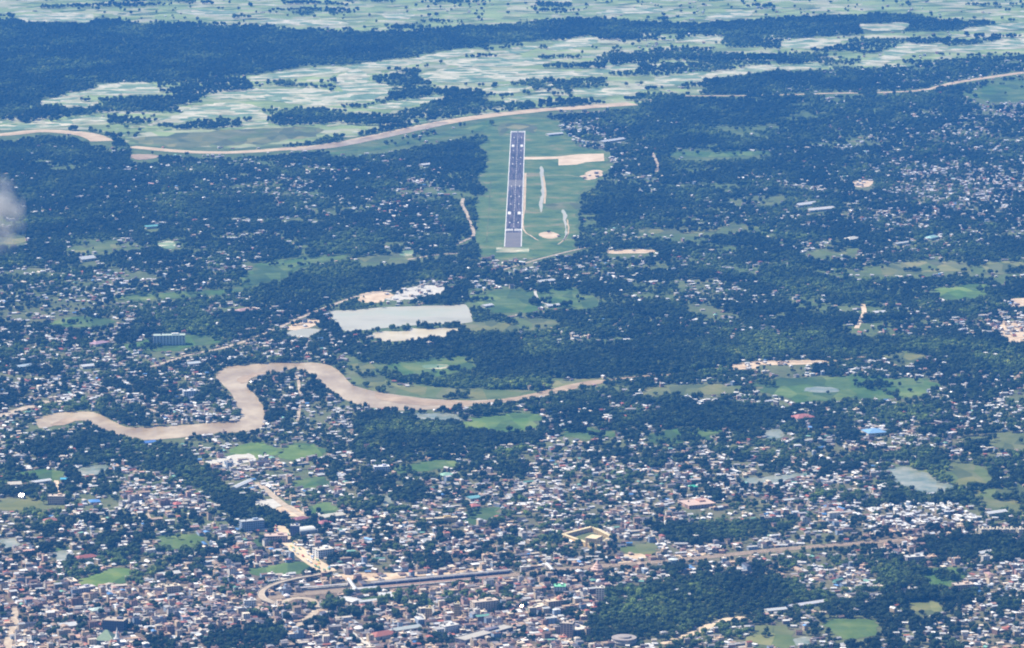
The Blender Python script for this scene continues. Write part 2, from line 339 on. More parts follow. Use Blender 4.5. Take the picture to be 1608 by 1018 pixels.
# grass fields
FIELDS = [('green', [(372, 450), (385, 435), (410, 415), (470, 405), (530, 402), (548, 405), (505, 412), (470, 425), (430, 441), (392, 451)], 'curved green field left of the lake'),
 ('green', [(180, 466), (250, 460), (370, 454), (372, 460), (260, 470), (190, 472)], 'narrow green strip leading to the curved field'),
 ('dull', [(560, 405), (600, 398), (640, 397), (652, 403), (640, 409), (575, 411)], 'thin green strip near the runway end'),
 ('green', [(735, 470), (790, 458), (850, 452), (880, 448), (935, 472), (932, 488), (870, 481), (815, 490), (755, 484)], 'green meadow right of the lake'),
 ('dull', [(740, 505), (830, 500), (880, 505), (830, 520), (745, 522)], 'dull meadow east of the tan pond'),
 ('dull', [(545, 572), (585, 572), (595, 588), (610, 602), (650, 607), (760, 612), (830, 614), (800, 623), (740, 627), (660, 624), (600, 615), (560, 604), (545, 590)], 'grassy flood bank inside the river bend'),
 ('green', [(610, 575), (670, 563), (733, 562), (738, 575), (700, 590), (640, 588)], 'green clearing above the river bank'),
 ('dull', [(865, 600), (905, 597), (944, 594), (944, 601), (900, 604), (870, 611)], 'yellowish field beside the sandbank tip'),
 ('green', [(1190, 600), (1290, 592), (1400, 592), (1470, 602), (1440, 620), (1360, 628), (1270, 632), (1205, 618)], 'long green field with a pond in it'),
 ('dull', [(1010, 610), (1070, 604), (1160, 606), (1150, 616), (1060, 622), (1010, 620)], 'dull green field dotted with white houses'),
 ('bright', [(730, 665), (765, 652), (840, 648), (852, 658), (815, 676), (745, 676)], 'bright green meadow below the river'),
 ('green', [(885, 674), (920, 670), (965, 682), (930, 692), (890, 686)], 'green plot beside the angled white shed'),
 ('green', [(1015, 684), (1070, 674), (1125, 674), (1105, 692), (1030, 697)], 'green plot below the wood'),
 ('bright', [(1468, 458), (1500, 450), (1545, 448), (1538, 466), (1490, 469)], 'bright green plot in the eastern woods'),
 ('dull', [(1360, 420), (1480, 410), (1608, 415), (1608, 432), (1480, 428), (1380, 432)], 'dull green rise in the eastern woods'),
 ('bright', [(362, 706), (400, 696), (432, 699), (422, 716), (372, 720)], 'bright green field by the dark tree avenue'),
 ('bright', [(440, 702), (475, 697), (505, 702), (502, 716), (450, 720)], 'bright green field east of its twin'),
 ('green', [(612, 738), (650, 728), (700, 720), (722, 728), (680, 738), (622, 744)], 'curved green field among the suburbs'),
 ('green', [(465, 756), (508, 749), (516, 763), (475, 769)], 'small green plot beside the angled road'),
 ('green', [(482, 796), (520, 789), (533, 803), (492, 809)], 'small green plot above the busy road'),
 ('green', [(728, 812), (748, 799), (782, 796), (774, 812), (742, 822)], 'green plot at the end of the yellow terrace'),
 ('bright', [(120, 911), (150, 898), (185, 892), (201, 902), (190, 917), (135, 921)], 'bright green sports field in the dense town'),
 ('green', [(245, 846), (290, 838), (315, 845), (308, 858), (262, 861)], 'green plot above the dense town'),
 ('green', [(0, 748), (50, 739), (98, 741), (95, 752), (40, 757), (0, 760)], 'green field behind the tan hospital block'),
 ('dull', [(0, 785), (60, 779), (110, 792), (70, 802), (0, 800)], 'dull green field around the shining roof'),
 ('dull', [(975, 860), (1010, 852), (1035, 858), (1020, 870), (985, 872)], 'green yard below the yellow fort'),
 ('dull', [(1440, 738), (1500, 728), (1545, 730), (1555, 752), (1500, 762), (1465, 752)], 'wide olive field beside flooded ground'),
 ('dull', [(1530, 778), (1575, 765), (1660, 768), (1660, 800), (1570, 800)], 'olive field beyond the white housing estate'),
 ('dull', [(1500, 690), (1560, 682), (1660, 682), (1660, 706), (1560, 704)], 'olive field at the eastern edge'),
 ('green', [(1455, 898), (1510, 893), (1508, 919), (1462, 920)], 'school playing field near the dark trees'),
 ('green', [(1300, 978), (1345, 970), (1375, 978), (1372, 1000), (1320, 1006)], 'park lawn near the bottom edge'),
 ('dull', [(1180, 985), (1240, 990), (1255, 1010), (1190, 1022)], 'scrubby lawn beside the dirt road'),
 ('dull', [(1425, 950), (1470, 945), (1478, 962), (1435, 966)], 'small lawn among dark trees'),
 ('bright', [(86, 862), (100, 857), (106, 864), (90, 868)], 'bright green weedy pond edge'),
 ('green', [(190, 545), (230, 534), (300, 526), (345, 528), (330, 540), (240, 552)], 'green grounds of the pale hotel'),
 ('green', [(80, 503), (130, 497), (170, 501), (160, 512), (90, 513)], 'green plot in the western suburb'),
 ('dull', [(905, 840), (925, 836), (935, 845), (915, 852)], 'grass court inside the yellow fort'),
 ('dull', [(1385, 560), (1420, 552), (1450, 560), (1420, 572)], 'small dull clearing in the woods'),
 ('dull', [(340, 205), (480, 200), (500, 210), (440, 222), (300, 232), (230, 226), (200, 218)], 'flat meadow north of the far river'),
 ('green', [(530, 238), (640, 222), (770, 190), (760, 205), (690, 218), (600, 235), (520, 243)], 'green bank south of the far river'),
 ('green', [(1520, 145), (1570, 128), (1700, 125), (1700, 155), (1560, 156)], 'far green field at the eastern river'),
 ('dull', [(1000, 362), (1090, 358), (1180, 356), (1180, 362), (1050, 368)], 'thin clearing in the far suburb'),
 ('green', [(1060, 240), (1200, 238), (1200, 244), (1080, 247)], 'thin green clearing beyond the airfield'),
 ('dull', [(1270, 395), (1340, 390), (1345, 398), (1280, 402)], 'dull clearing among eastern woods'),
 ('dull', [(100, 390), (160, 384), (190, 388), (140, 397)], 'dull clearing above the white barn'),
 ('green', [(395, 848), (415, 842), (425, 850), (405, 858)], 'small lawn beside the pink block'),
 ('green', [(450, 860), (466, 852), (474, 864), (458, 872)], 'grass island beside the busy road'),
 ('green', [(390, 895), (450, 884), (495, 886), (480, 900), (420, 906)], 'green basin inside the flyover curve')]
for mt, poly, lb in FIELDS: sheet('field', poly, mt, .35, lb, 'field', jit=1.2)
# bare earth
for poly, mt, lb in [
    ([(823, 247), (850, 246.5), (877, 246), (909, 242.5), (948, 241.5), (949, 253), (920, 255), (905, 259), (877, 260), (877, 250), (850, 250.5), (823, 251)], 'pale_earth', 'pale unpaved apron and taxiway beside the runway'),
    ([(911, 275), (935, 268), (950, 272), (940, 280), (915, 281)], 'earth', 'bare patch at the airfield edge'),
    ([(847, 368), (858, 365), (875, 368), (870, 374), (852, 373)], 'earth', 'bare oval patch on the airfield grass'),
    ([(560, 468), (590, 458), (612, 462), (610, 472), (575, 476)], 'earth', 'orange cleared ground above the lake'),
    ([(615, 462), (660, 450), (690, 450), (695, 458), (650, 470), (620, 472)], 'concrete', 'grey quarry ground above the lake'),
    ([(450, 512), (470, 503), (498, 503), (492, 512), (470, 518), (452, 518)], 'earth', 'tan earth at the lake corner'),
    ([(520, 904), (560, 901), (640, 900), (700, 896), (765, 891), (765, 896), (690, 903), (600, 911), (545, 913), (522, 913)], 'earth', 'wide bare ground behind the station'),
    ([(965, 872), (1010, 870), (1006, 880), (968, 884)], 'earth', 'tan yard beside the railway'),
    ([(1065, 868), (1100, 862), (1102, 872), (1068, 877)], 'earth', 'tan lot beside the dark plantation'),
    ([(1340, 286), (1368, 284), (1368, 292), (1345, 294)], 'earth', 'orange lot in the far suburb'),
    ([(1590, 468), (1640, 464), (1640, 484), (1592, 482)], 'earth', 'brown quarry at the eastern edge'),
    ([(1568, 512), (1640, 508), (1640, 532), (1575, 534)], 'earth', 'reddish quarry at the eastern edge'),
    ([(1195, 568), (1290, 566), (1292, 571), (1200, 574)], 'earth', 'red earth bank along the woods'),
    ([(1150, 574), (1190, 570), (1190, 579), (1152, 581)], 'earth', 'orange dug earth by the village'),
    ([(666, 573), (702, 573), (700, 579), (668, 579)], 'paddy', 'pale sports court in the clearing'),
    ([(395, 790), (432, 783), (440, 795), (410, 800)], 'concrete', 'grey yards beside the angled road'),
    ([(430, 800), (460, 794), (478, 808), (452, 812)], 'earth', 'tan ground beside the angled road'),
    ([(660, 928), (690, 922), (700, 932), (672, 938)], 'earth', 'orange building plot behind the station street'),
    ([(955, 394), (1015, 392), (1022, 397), (965, 399)], 'earth', 'bare strip beside the airfield road'),
    ([(630, 396), (648, 393), (646, 401), (630, 402)], 'paddy', 'pale ground left of the runway end'),
    ([(0, 372), (36, 370), (38, 381), (0, 384)], 'dull', 'pale field under the drifting cloud'),
    ([(248, 380), (272, 380), (273, 391), (254, 389)], 'paddy', 'pale pond field in the western suburb'),
    ([(325, 725), (385, 712), (400, 722), (350, 735)], 'concrete', 'grey depot yard beside the tree avenue')]:
    sheet('bare_ground', poly, mt, .42, lb, 'bare ground', jit=.5, sm=0 if mt == 'pale_earth' and poly[0][0] == 823 else 3)
# farmland
PADDIES = [[(25, 25), (80, 20), (130, 21), (150, 30), (120, 35), (40, 32)], [(285, 15), (370, 18), (360, 25), (290, 22)], [(150, 138), (200, 130), (245, 135), (246, 146), (150, 150)],
 [(60, 160), (110, 147), (136, 145), (130, 152), (70, 165)], [(100, 163), (150, 159), (152, 166), (105, 170)], [(0, 197), (60, 194), (130, 183), (170, 185), (150, 192), (60, 202), (0, 205)],
 [(240, 196), (270, 183), (290, 172), (330, 163), (400, 165), (418, 174), (418, 185), (360, 184), (300, 190)], [(325, 150), (360, 145), (402, 148), (395, 155), (335, 155)],
 [(380, 193), (416, 191), (415, 197), (382, 199)], [(395, 122), (440, 114), (500, 107), (560, 105), (530, 114), (440, 124), (400, 127)], [(390, 142), (470, 140), (520, 142), (536, 160), (500, 166), (450, 162), (400, 158)],
 [(450, 150), (520, 146), (570, 145), (600, 150), (570, 160), (500, 160)], [(560, 100), (640, 93), (700, 82), (722, 78), (742, 84), (650, 101), (570, 108)], [(536, 118), (570, 110), (582, 133), (618, 140), (600, 151), (536, 158)],
 [(655, 118), (700, 110), (740, 105), (800, 110), (880, 112), (940, 109), (1000, 101), (990, 110), (940, 117), (850, 124), (780, 129), (720, 131), (680, 128)],
 [(575, 167), (620, 160), (680, 150), (697, 153), (660, 165), (590, 172)], [(760, 141), (800, 136), (836, 137), (820, 144), (775, 147)], [(785, 158), (820, 151), (864, 148), (850, 156), (800, 161)],
 [(900, 141), (950, 139), (1012, 139), (990, 148), (940, 152), (908, 149)], [(862, 77), (900, 60), (942, 60), (930, 70), (880, 79)], [(1012, 132), (1040, 121), (1090, 116), (1150, 110), (1182, 106), (1175, 115), (1100, 126), (1060, 133), (1020, 136)],
 [(1350, 99), (1375, 93), (1390, 82), (1420, 70), (1475, 70), (1455, 80), (1420, 88), (1385, 102), (1362, 104)], [(1420, 76), (1500, 74), (1560, 64), (1608, 58), (1700, 50), (1700, 68), (1608, 75), (1540, 80), (1450, 82)],
 [(1222, 68), (1260, 61), (1330, 62), (1310, 70), (1260, 75), (1228, 74)], [(1110, 26), (1150, 20), (1182, 18), (1170, 27), (1115, 32)], [(1075, 60), (1130, 57), (1130, 64), (1078, 66)],
 [(1355, 40), (1420, 36), (1420, 46), (1370, 50)], [(1228, 104), (1280, 100), (1290, 107), (1240, 110)], [(1150, 110), (1220, 102), (1215, 110), (1160, 118)], [(1520, 45), (1608, 35), (1608, 46), (1530, 50)],
 [(785, 85), (820, 73), (850, 72), (830, 82), (795, 88)], [(700, 95), (790, 90), (870, 96), (820, 103), (720, 104)], [(605, 22), (645, 22), (645, 30), (612, 30)], [(410, 32), (470, 30), (550, 36), (500, 41), (420, 38)],
 [(940, 18), (1010, 12), (1060, 16), (1000, 22), (945, 24)], [(400, 60), (401, 59), (402, 60), (401, 61)]][:-1]
FARM = [[(-400, -120), (2000, -120), (2000, 40), (1608, 40), (1420, 30), (1250, 30), (1100, 40), (1000, 38), (900, 30), (800, 40), (640, 50), (450, 46), (300, 38), (150, 34), (0, 30), (-400, 30)],
 [(-400, 180), (0, 172), (60, 165), (120, 142), (250, 128), (400, 118), (480, 105), (560, 102), (700, 80), (860, 62), (950, 52), (1120, 54), (1250, 60), (1440, 50), (2000, 40), (2000, 90), (1608, 88), (1480, 96), (1400, 106), (1200, 112), (1120, 122),
  (1110, 146), (1000, 166), (900, 164), (760, 178), (640, 196), (520, 220), (380, 232), (200, 226), (150, 205), (0, 203), (-400, 220)]]
farm_m = np.zeros((RH, RW), bool)
for q in FARM: farm_m |= raster(q)
FOREST = [[(560, 650), (640, 652), (720, 662), (800, 680), (860, 692), (700, 702), (570, 694)], [(470, 905), (495, 898), (500, 905), (480, 910)], [(330, 1000), (420, 985), (450, 1000), (420, 1024), (330, 1024)], [(660, 1006), (700, 1000), (720, 1010), (700, 1020), (660, 1018)], [(0, 36), (150, 40), (300, 44), (450, 52), (640, 56), (800, 46), (900, 32), (1000, 40), (1050, 50), (900, 60), (800, 68), (700, 76), (560, 98), (470, 102), (400, 114), (250, 124), (120, 138), (60, 158), (0, 168), (-400, 180), (-400, 30)],
 [(1090, 42), (1250, 30), (1430, 28), (1440, 42), (1300, 50), (1150, 56)], [(1112, 128), (1180, 116), (1270, 118), (1400, 138), (1250, 143), (1120, 140)], [(626, 178), (660, 168), (740, 158), (750, 172), (690, 184), (640, 190)],
 [(160, 160), (300, 152), (290, 166), (200, 176)], [(420, 186), (500, 176), (540, 190), (450, 200)], [(0, 172), (90, 168), (160, 178), (60, 188), (0, 190)], [(240, 192), (300, 192), (380, 196), (330, 204), (250, 202)],
 [(860, 190), (930, 184), (900, 192)], [(1026, 836), (1060, 826), (1150, 822), (1252, 814), (1246, 832), (1180, 846), (1070, 858)], [(935, 960), (960, 930), (1050, 915), (1180, 905), (1260, 920), (1300, 950), (1180, 958), (1120, 966), (1060, 992), (960, 1012), (910, 1016)],
 [(262, 716), (290, 716), (350, 760), (400, 790), (452, 826), (430, 836), (380, 812), (300, 760), (266, 738)], [(620, 598), (660, 580), (740, 575), (860, 596), (868, 608), (760, 612), (680, 606)], [(990, 652), (1100, 640), (1200, 640), (1215, 672), (1120, 674), (1040, 668)],
 [(440, 430), (540, 415), (700, 415), (740, 430), (640, 445), (500, 455), (380, 460)], [(1375, 900), (1400, 888), (1450, 893), (1462, 912), (1420, 925), (1380, 915)], [(1440, 850), (1608, 850), (1608, 880), (1500, 882)], [(1380, 770), (1440, 772), (1540, 776), (1530, 790), (1400, 790)],
 [(560, 560), (700, 545), (1200, 540), (1500, 530), (1560, 548), (1400, 566), (1200, 560), (1000, 592), (800, 590), (740, 572), (600, 572)], [(640, 250), (700, 225), (762, 212), (760, 270), (720, 270), (660, 262)]]
forest_m = np.zeros((RH, RW), bool)
for q in FOREST: forest_m |= raster(smooth(q, 3, True, 2, 5))
for i, q in enumerate(PADDIES):
    o_ = sheet('rice_field', q, 'paddy', .36+.013*i, 'x', 'rice field', jit=1.6, down=1); o_['group'] = 'flooded rice fields of the far plain'
    band = [k_ for k_ in range(len(PADDIES)) if (PADDIES[k_][0][1] < 60) == (q[0][1] < 60)]; rk = sorted(band, key=lambda k_: PADDIES[k_][0][0]).index(i)+1
    sfx = {1: 'st', 2: 'nd', 3: 'rd'}.get(rk if rk < 20 else rk % 10, 'th')
    o_['label'] = f"pale flooded rice field, {rk}{sfx} from the left " + ('beyond the far river' if q[0][1] >= 60 else 'near the horizon')
OPEN_M = raster([(170, 730), (262, 740), (370, 815), (440, 850), (300, 850), (200, 800)]) | raster([(960, 790), (1260, 782), (1340, 800), (1330, 862), (1000, 872), (960, 850)]) | raster([(290, 712), (420, 700), (500, 790), (470, 815)])
# small scattered wet and green plots within the farmland
def plots():
    V = {'paddy': ([], []), 'green': ([], []), 'dull': ([], []), 'bright': ([], [])}; rr = random.Random(3)
    for k in range(1700):
        y = rr.uniform(-60, 232)**1.0; x = rr.uniform(-350, 1960)
        if not samp(farm_m, x, y) or samp(NO_TREE, x, y) or samp(forest_m, x, y): continue
        top = y < 50
        w = rr.uniform(6, 38)*(1.4 if top else 1); h = rr.uniform(.6, 2.3)*(1 if top else 1.2); sl = rr.uniform(-.10, .02)
        g = vnoise(x, y*5, 90, 2)
        mt = rr.choices(['paddy', 'green', 'dull', 'bright'], [1+5*(g > .54)*(1 if not top else .5), 2, 1.5, 3 if top else 1.5])[0]
        n = 10; b = len(V[mt][0]); pts = []
        for j in range(n):
            a = 2*math.pi*j/n; e = .5*w*math.copysign(abs(math.cos(a))**.6, math.cos(a)); f = .5*h*math.copysign(abs(math.sin(a))**.6, math.sin(a))
            pts.append((x+e+rr.uniform(-.1, .1)*w, y+f+e*sl+rr.uniform(-.12, .12)*h))
        X, Y = px2w([q[0] for q in pts], [q[1] for q in pts])
        z = .20+.0007*(k % 120)
        V[mt][0].extend((a_, b_, z) for a_, b_ in zip(X, Y)); V[mt][1].append(tuple(b+j for j in range(n)))
        if mt == 'paddy' and h > 1.5: block_out(raster(pts), 0)
    for mt, (v, f) in V.items():
        o = mesh_obj('farmland', v, f, M[mt])
        bm = bmesh.new(); bm.from_mesh(o.data)
        for q in bm.faces:
            if q.normal.z < 0: q.normal_flip()
        bm.to_mesh(o.data); bm.free()
        tag(o, {'paddy': 'pale wet plots', 'green': 'green crop plots', 'dull': 'dull stubble plots', 'bright': 'fresh green rice plots'}[mt]+' scattered over the far plain', 'farmland', kind='structure')
plots()
# roads
for path, w, mt, lb in [
    ([(-60, 672), (0, 653), (40, 641), (75, 630)], 22, 'road', 'dusty road entering from the western edge'),
    ([(235, 577), (270, 566), (300, 557), (345, 548), (395, 533), (430, 518), (470, 500), (520, 480), (560, 466), (610, 457)], 13, 'road', 'busy earth road climbing past the lake corner'),
    ([(715, 385), (730, 378), (744, 369), (738, 350), (733, 335), (726, 322), (727, 312)], 10, 'road', 'pale winding lane left of the airfield'),
    ([(640, 408), (690, 400), (730, 398)], 12, 'road', 'lane reaching the runway end'),
    ([(790, 424), (830, 412), (870, 401), (946, 383), (1010, 372)], 8, 'road', 'straight grey road skirting the airfield'),
    ([(1345, 516), (1350, 504), (1357, 492), (1355, 478)], 12, 'pale_earth', 'short tan lane in the eastern woods'),
    ([(1024, 240), (1028, 250), (1034, 262), (1030, 270)], 12, 'road', 'pale lane beyond the airfield village'),
    ([(404, 758), (425, 776), (445, 792), (478, 813)], 14, 'road', 'angled street behind the tree avenue'),
    ([(438, 826), (446, 842), (458, 856), (472, 868), (488, 880), (503, 890), (516, 898)], [26, 34], 'pale_earth', 'wide crowded market road running to the station'),
    ([(409, 930), (416, 942), (436, 948), (462, 940), (484, 941), (494, 946), (498, 956), (490, 966), (476, 976), (468, 986)], 14, 'road', 'winding town street below the flyover'),
    ([(541, 988), (560, 1000), (582, 1014), (610, 1032)], 12, 'concrete', 'diagonal grey street near the red roof'),
    ([(20, 955), (24, 975), (16, 995), (10, 1025), (0, 1060)], 14, 'road', 'dusty street in the western corner'),
    ([(1040, 1012), (1080, 998), (1110, 985), (1140, 974), (1172, 970)], [16, 22], 'pale_earth', 'wide tan dirt road beside the wood'),
    ([(466, 588), (470, 610), (471, 632), (467, 662)], 7, 'road', 'straight lane across the peninsula'),
    ([(231, 806), (238, 820), (243, 834)], 6, 'road', 'short lane through western houses'),
    ([(88, 755), (90, 768), (90, 782)], 9, 'pale_earth', 'straight drive to the tan hospital block'),
    ([(635, 940), (650, 954), (668, 974)], 8, 'concrete', 'narrow street behind the station court'),
    ([(840, 455), (842, 465), (848, 474), (870, 480)], 7, 'concrete', 'curved lane across the green meadow'),
    ([(960, 515), (972, 506), (980, 498)], 7, 'road', 'short lane in the central woods'),
    ([(700, 1030), (735, 1004), (800, 992), (850, 985)], 9, 'concrete', 'street along the long dark terrace'),
    ([(853, 277), (856, 300), (855, 320)], 6, 'sand', 'brown track beside the ditch pond')]:
    strip('road', path, w, mt, .55, lb, 'road', jit=.25)
# ------------------------------------------------------------------ runway
A = (P(792.4, 388)+P(818.3, 388))/2; B = (P(802.5, 206)+P(824.4, 206))/2
ax = (B-A).normalized(); nx = Vector((ax.y, -ax.x, 0)); RL = (B-A).length; HW = 22.5
def rw(u, v, z): q = A+ax*u+nx*v; return (q.x, q.y, z)
def quad(u0, u1, v0, v1, z, V, F):
    b = len(V); V += [rw(u0, v0, z), rw(u0, v1, z), rw(u1, v1, z), rw(u1, v0, z)]; F.append((b, b+1, b+2, b+3))
V, F = [], []; quad(0, RL, -HW, HW, .6, V, F)
tag(mesh_obj('runway', V, F, M['asphalt']), 'long dark asphalt airport runway with white markings', 'runway', kind='structure')
block_out(raster([w2px(*rw(u, v, 0)[:2]) for u, v in ((-60, -60), (-60, 60), (RL+30, 40), (RL+30, -40))]), 3)
V, F = [], []
def uy(y): return (P(CX, y).y-A.y)/ax.y
for s in (-1, 1): quad(0, RL, s*HW-1.2, s*HW+1.2, .75, V, F)
u_thr = uy(363.0)
for u0 in (u_thr, RL-38):
    for k in range(-6, 7):
        if k: quad(u0, u0+34, k*3.3-1, k*3.3+1, .75, V, F)
for yy in (335.2, 229.5):
    for s in (-1, 1): quad(uy(yy)-24, uy(yy)+28, s*14-4.2, s*14+4.2, .75, V, F)
for yy in (350, 321, 309, 293, 258, 248, 237, 216.5):
    for s in (-1, 1): quad(uy(yy)-9, uy(yy)+10, s*12-1.3, s*12+1.3, .75, V, F)
u = u_thr+60
while u < RL-60: quad(u, u+30, -.55, .55, .75, V, F); u += 50
tag(mesh_obj('runway_marking', V, F, M['paint']), 'white painted lines, bars and threshold stripes of the runway', 'runway marking', kind='structure')
V, F = [], []; quad(-8, u_thr-30, -HW+2, HW-2, .66, V, F); quad(uy(293), uy(283), -HW+2, HW-2, .66, V, F)
tag(mesh_obj('runway_worn_patch', V, F, M['old_asphalt']), 'greyer worn asphalt sections of the runway', 'runway patch', kind='structure')
V, F = [], []; quad(uy(397), uy(389.5), -44, 44, .7, V, F); quad(uy(390), uy(384), -HW-16, -HW-4, .62, V, F)
tag(mesh_obj('runway_end_pad', V[:4], F[:1], M['paddy']), 'pale concrete pad across the near runway end', 'runway pad', kind='structure')
V, F = [], []; quad(uy(330), uy(272), HW+2.2, HW+9, .55, V, F)
tag(mesh_obj('runway_shoulder', V, F, M['sand']), 'sandy shoulder strip along the runway', 'shoulder', kind='structure')

# ------------------------------------------------------------------ density of houses (by eye, 40 px cells)
GRID = """0000000000000000000000000001010000011000
0000000000000000000000000111001111011100
0000000010001000000000000111010010111111
0000000011100000000000000000011111111111
0000000000000000000001320100000011012223
0010000010000000100000043100001111222222
0100111111112111220000013200022222334443
1111112112221122210000000111122233344444
1111112122222213310000001112221223444333
2111111112111222220000111111111322222222
2222222332101112233333432222111112222221
2222323221000112321112112113322111111111
3333332222333211000131112222222111112233
3443322224433211111111221111111111222222
3333334333333211111111221112223322333222
4455343444444221111112222234443443444333
4222245554333433333222233343322333334444
4322222233333333444333333344333444445544
4443333355433444433445554555444444321223
5544443333445554455555544555555555442211
6555555444445555556655555434433445788643
7666665567766555566665666555554445777765
8877666788887667777766776666666666665566
9898999999999999999999996533334444433355
9989899999999999999999986323344433334556
9989876899999999999999985444566543455666""".split()
G = np.array([[int(c) for c in r] for r in GRID], float)
G[5:14] += .2; G[5:12, 24:] -= .1; G[19:22, :12] -= .9; G[22:24, :9] -= .6; G[7:15, 12:25] *= .9; G[18:22, 1:10] -= .4
G = np.pad(G, ((3, 6), (10, 10)), mode='edge')
def bdens(x, y):
    gx = np.clip(np.asarray(x)/40-.5+10, 0, G.shape[1]-1.001); gy = np.clip(np.asarray(y)/40-.5+3, 0, G.shape[0]-1.001)
    i, j = gx.astype(int), gy.astype(int); a, b = gx-i, gy-j
    return (G[j, i]*(1-a)+G[j, i+1]*a)*(1-b)+(G[j+1, i]*(1-a)+G[j+1, i+1]*a)*b

# ------------------------------------------------------------------ ground: one sheet to the horizon
def ground():
    xs = np.concatenate([[-16000, -12000, -8000, -5500], np.arange(-4000, 4001, 32), [5500, 8000, 12000, 16000]])
    ys = np.concatenate([[-4000, -1000, 2000, 4500], np.arange(5600, 19001, 32), [21000, 24000, 28000, 33000]])
    XX, YY = np.meshgrid(xs, ys); nx_, ny_ = len(xs), len(ys)
    me = bpy.data.meshes.new('ground'); n = nx_*ny_
    co = np.stack([XX, YY, np.zeros_like(XX)], -1).reshape(-1, 3).astype('f')
    me.vertices.add(n); me.vertices.foreach_set('co', co.ravel())
    i = np.arange(nx_-1)[None, :]+np.arange(ny_-1)[:, None]*nx_
    q = np.stack([i, i+1, i+nx_+1, i+nx_], -1).reshape(-1, 4); nf = len(q)
    me.loops.add(nf*4); me.loops.foreach_set('vertex_index', q.ravel().astype('i'))
    me.polygons.add(nf); me.polygons.foreach_set('loop_start', np.arange(0, nf*4, 4, dtype='i')); me.polygons.foreach_set('loop_total', np.full(nf, 4, 'i'))
    me.update()
    px, py = w2px(XX.ravel(), np.maximum(YY.ravel(), 4000)); fx = np.clip(px, -390, 1990); fy = np.clip(py, -110, 1170)
    a = me.attributes.new('urban', 'FLOAT', 'POINT'); a.data.foreach_set('value', np.clip((bdens(fx, fy)-1.0)/8, 0, 1).astype('f'))
    f = samp(farm_m, fx, fy).astype(float); b = me.attributes.new('farm', 'FLOAT', 'POINT'); b.data.foreach_set('value', f.astype('f'))
    m = mat('land', rough=.95, spec=.1)
    grass = ramp(m, noise_n(m, pos(m), .012, 8, .7), [(.3, (.05, .085, .028)), (.5, (.085, .125, .04)), (.62, (.13, .16, .06)), (.75, (.24, .20, .11))])
    town = ramp(m, noise_n(m, pos(m), .05, 8, .8), [(.3, (.07, .055, .042)), (.5, (.15, .115, .085)), (.7, (.36, .28, .20))])
    vr = N(m, 'ShaderNodeTexVoronoi', feature='F1'); vr.inputs['Scale'].default_value = 1.0
    LK(m, pos(m, (.011, .014, 1), rot=.25), vr.inputs['Vector'])
    sep = N(m, 'ShaderNodeSeparateColor'); LK(m, vr.outputs['Color'], sep.inputs[0])
    farm = ramp(m, sep.outputs[0], [(0, (.20, .27, .10)), (.22, (.25, .33, .13)), (.40, (.17, .22, .09)), (.52, (.29, .33, .17)), (.66, (.36, .37, .23)), (.80, (.27, .35, .14)), (.90, (.42, .42, .29))], True)
    farm = mix(m, 1.0, farm, ramp(m, noise_n(m, pos(m), .006, 5, .6), [(.3, (.6, .65, .65)), (.7, (1.25, 1.2, 1.15))]), 'MULTIPLY')
    u = math_n(m, 'MULTIPLY', attr(m, 'urban').outputs['Fac'], ramp(m, noise_n(m, pos(m), .02, 5, .7), [(.3, (.6, .6, .6)), (.6, (1.4, 1.4, 1.4))]))
    c = mix(m, attr(m, 'farm').outputs['Fac'], mix(m, math_n(m, 'MINIMUM', u, 1.0), grass, town), farm)
    base(m, c); me.materials.append(m)
    o = link(bpy.data.objects.new('ground', me)); tag(o, 'flat tropical plain of grass, bare soil and farmland', 'ground', kind='structure')
ground()

# ------------------------------------------------------------------ world occupancy (5 m cells)
OX, OY, OC = -4200.0, 5600.0, 5.0; occ = np.zeros((2720, 1680), bool)
def occupy(X, Y, r):
    i = int((X-OX)/OC); j = int((Y-OY)/OC); k = max(0, int(round((r-2.5)/OC)))
    occ[max(0, j-k):j+k+1, max(0, i-k):i+k+1] = True
def taken(X, Y):
    i = np.clip(((X-OX)/OC).astype(int), 0, occ.shape[1]-1); j = np.clip(((Y-OY)/OC).astype(int), 0, occ.shape[0]-1); return occ[j, i]
# ------------------------------------------------------------------ landmarks
MARKS = []
def footprint(pts, down=2):
    m = raster([w2px(q[0], q[1]) for q in pts]); cx_ = sum(q[0] for q in pts)/len(pts); cy_ = sum(q[1] for q in pts)/len(pts)
    x, y = w2px(cx_, cy_); a, b = int((x+MX)/2), int((y+MY)/2)
    if 0 <= a < RW and 0 <= b < RH: m[b, a] = True
    block_out(m, down)
    for i in range(len(pts)):
        p, q = pts[i], pts[(i+1) % len(pts)]; n = int(math.hypot(q[0]-p[0], q[1]-p[1])/5)+1
        for k in range(n): occupy(p[0]+(q[0]-p[0])*k/n, p[1]+(q[1]-p[1])*k/n, 5)
    occupy(cx_, cy_, 12)
def site(name, label, cat, x1, y1, x2, y2, dm, mark=None, group=None):
    """an Empty at the middle of the footprint; local x runs along the front from (x1, y1) to (x2, y2), local y away from the viewer"""
    a, b = P(x1, y1), P(x2, y2); ux = (b-a).normalized(); uy = Vector((-ux.y, ux.x, 0)); w = (b-a).length
    c = (a+b)/2+uy*dm/2; o = empty(name, c, math.atan2(ux.y, ux.x)); tag(o, label, cat, group)
    footprint([a, b, b+uy*dm, a+uy*dm])
    if mark: MARKS.append((mark, c.x, c.y))
    return o, w
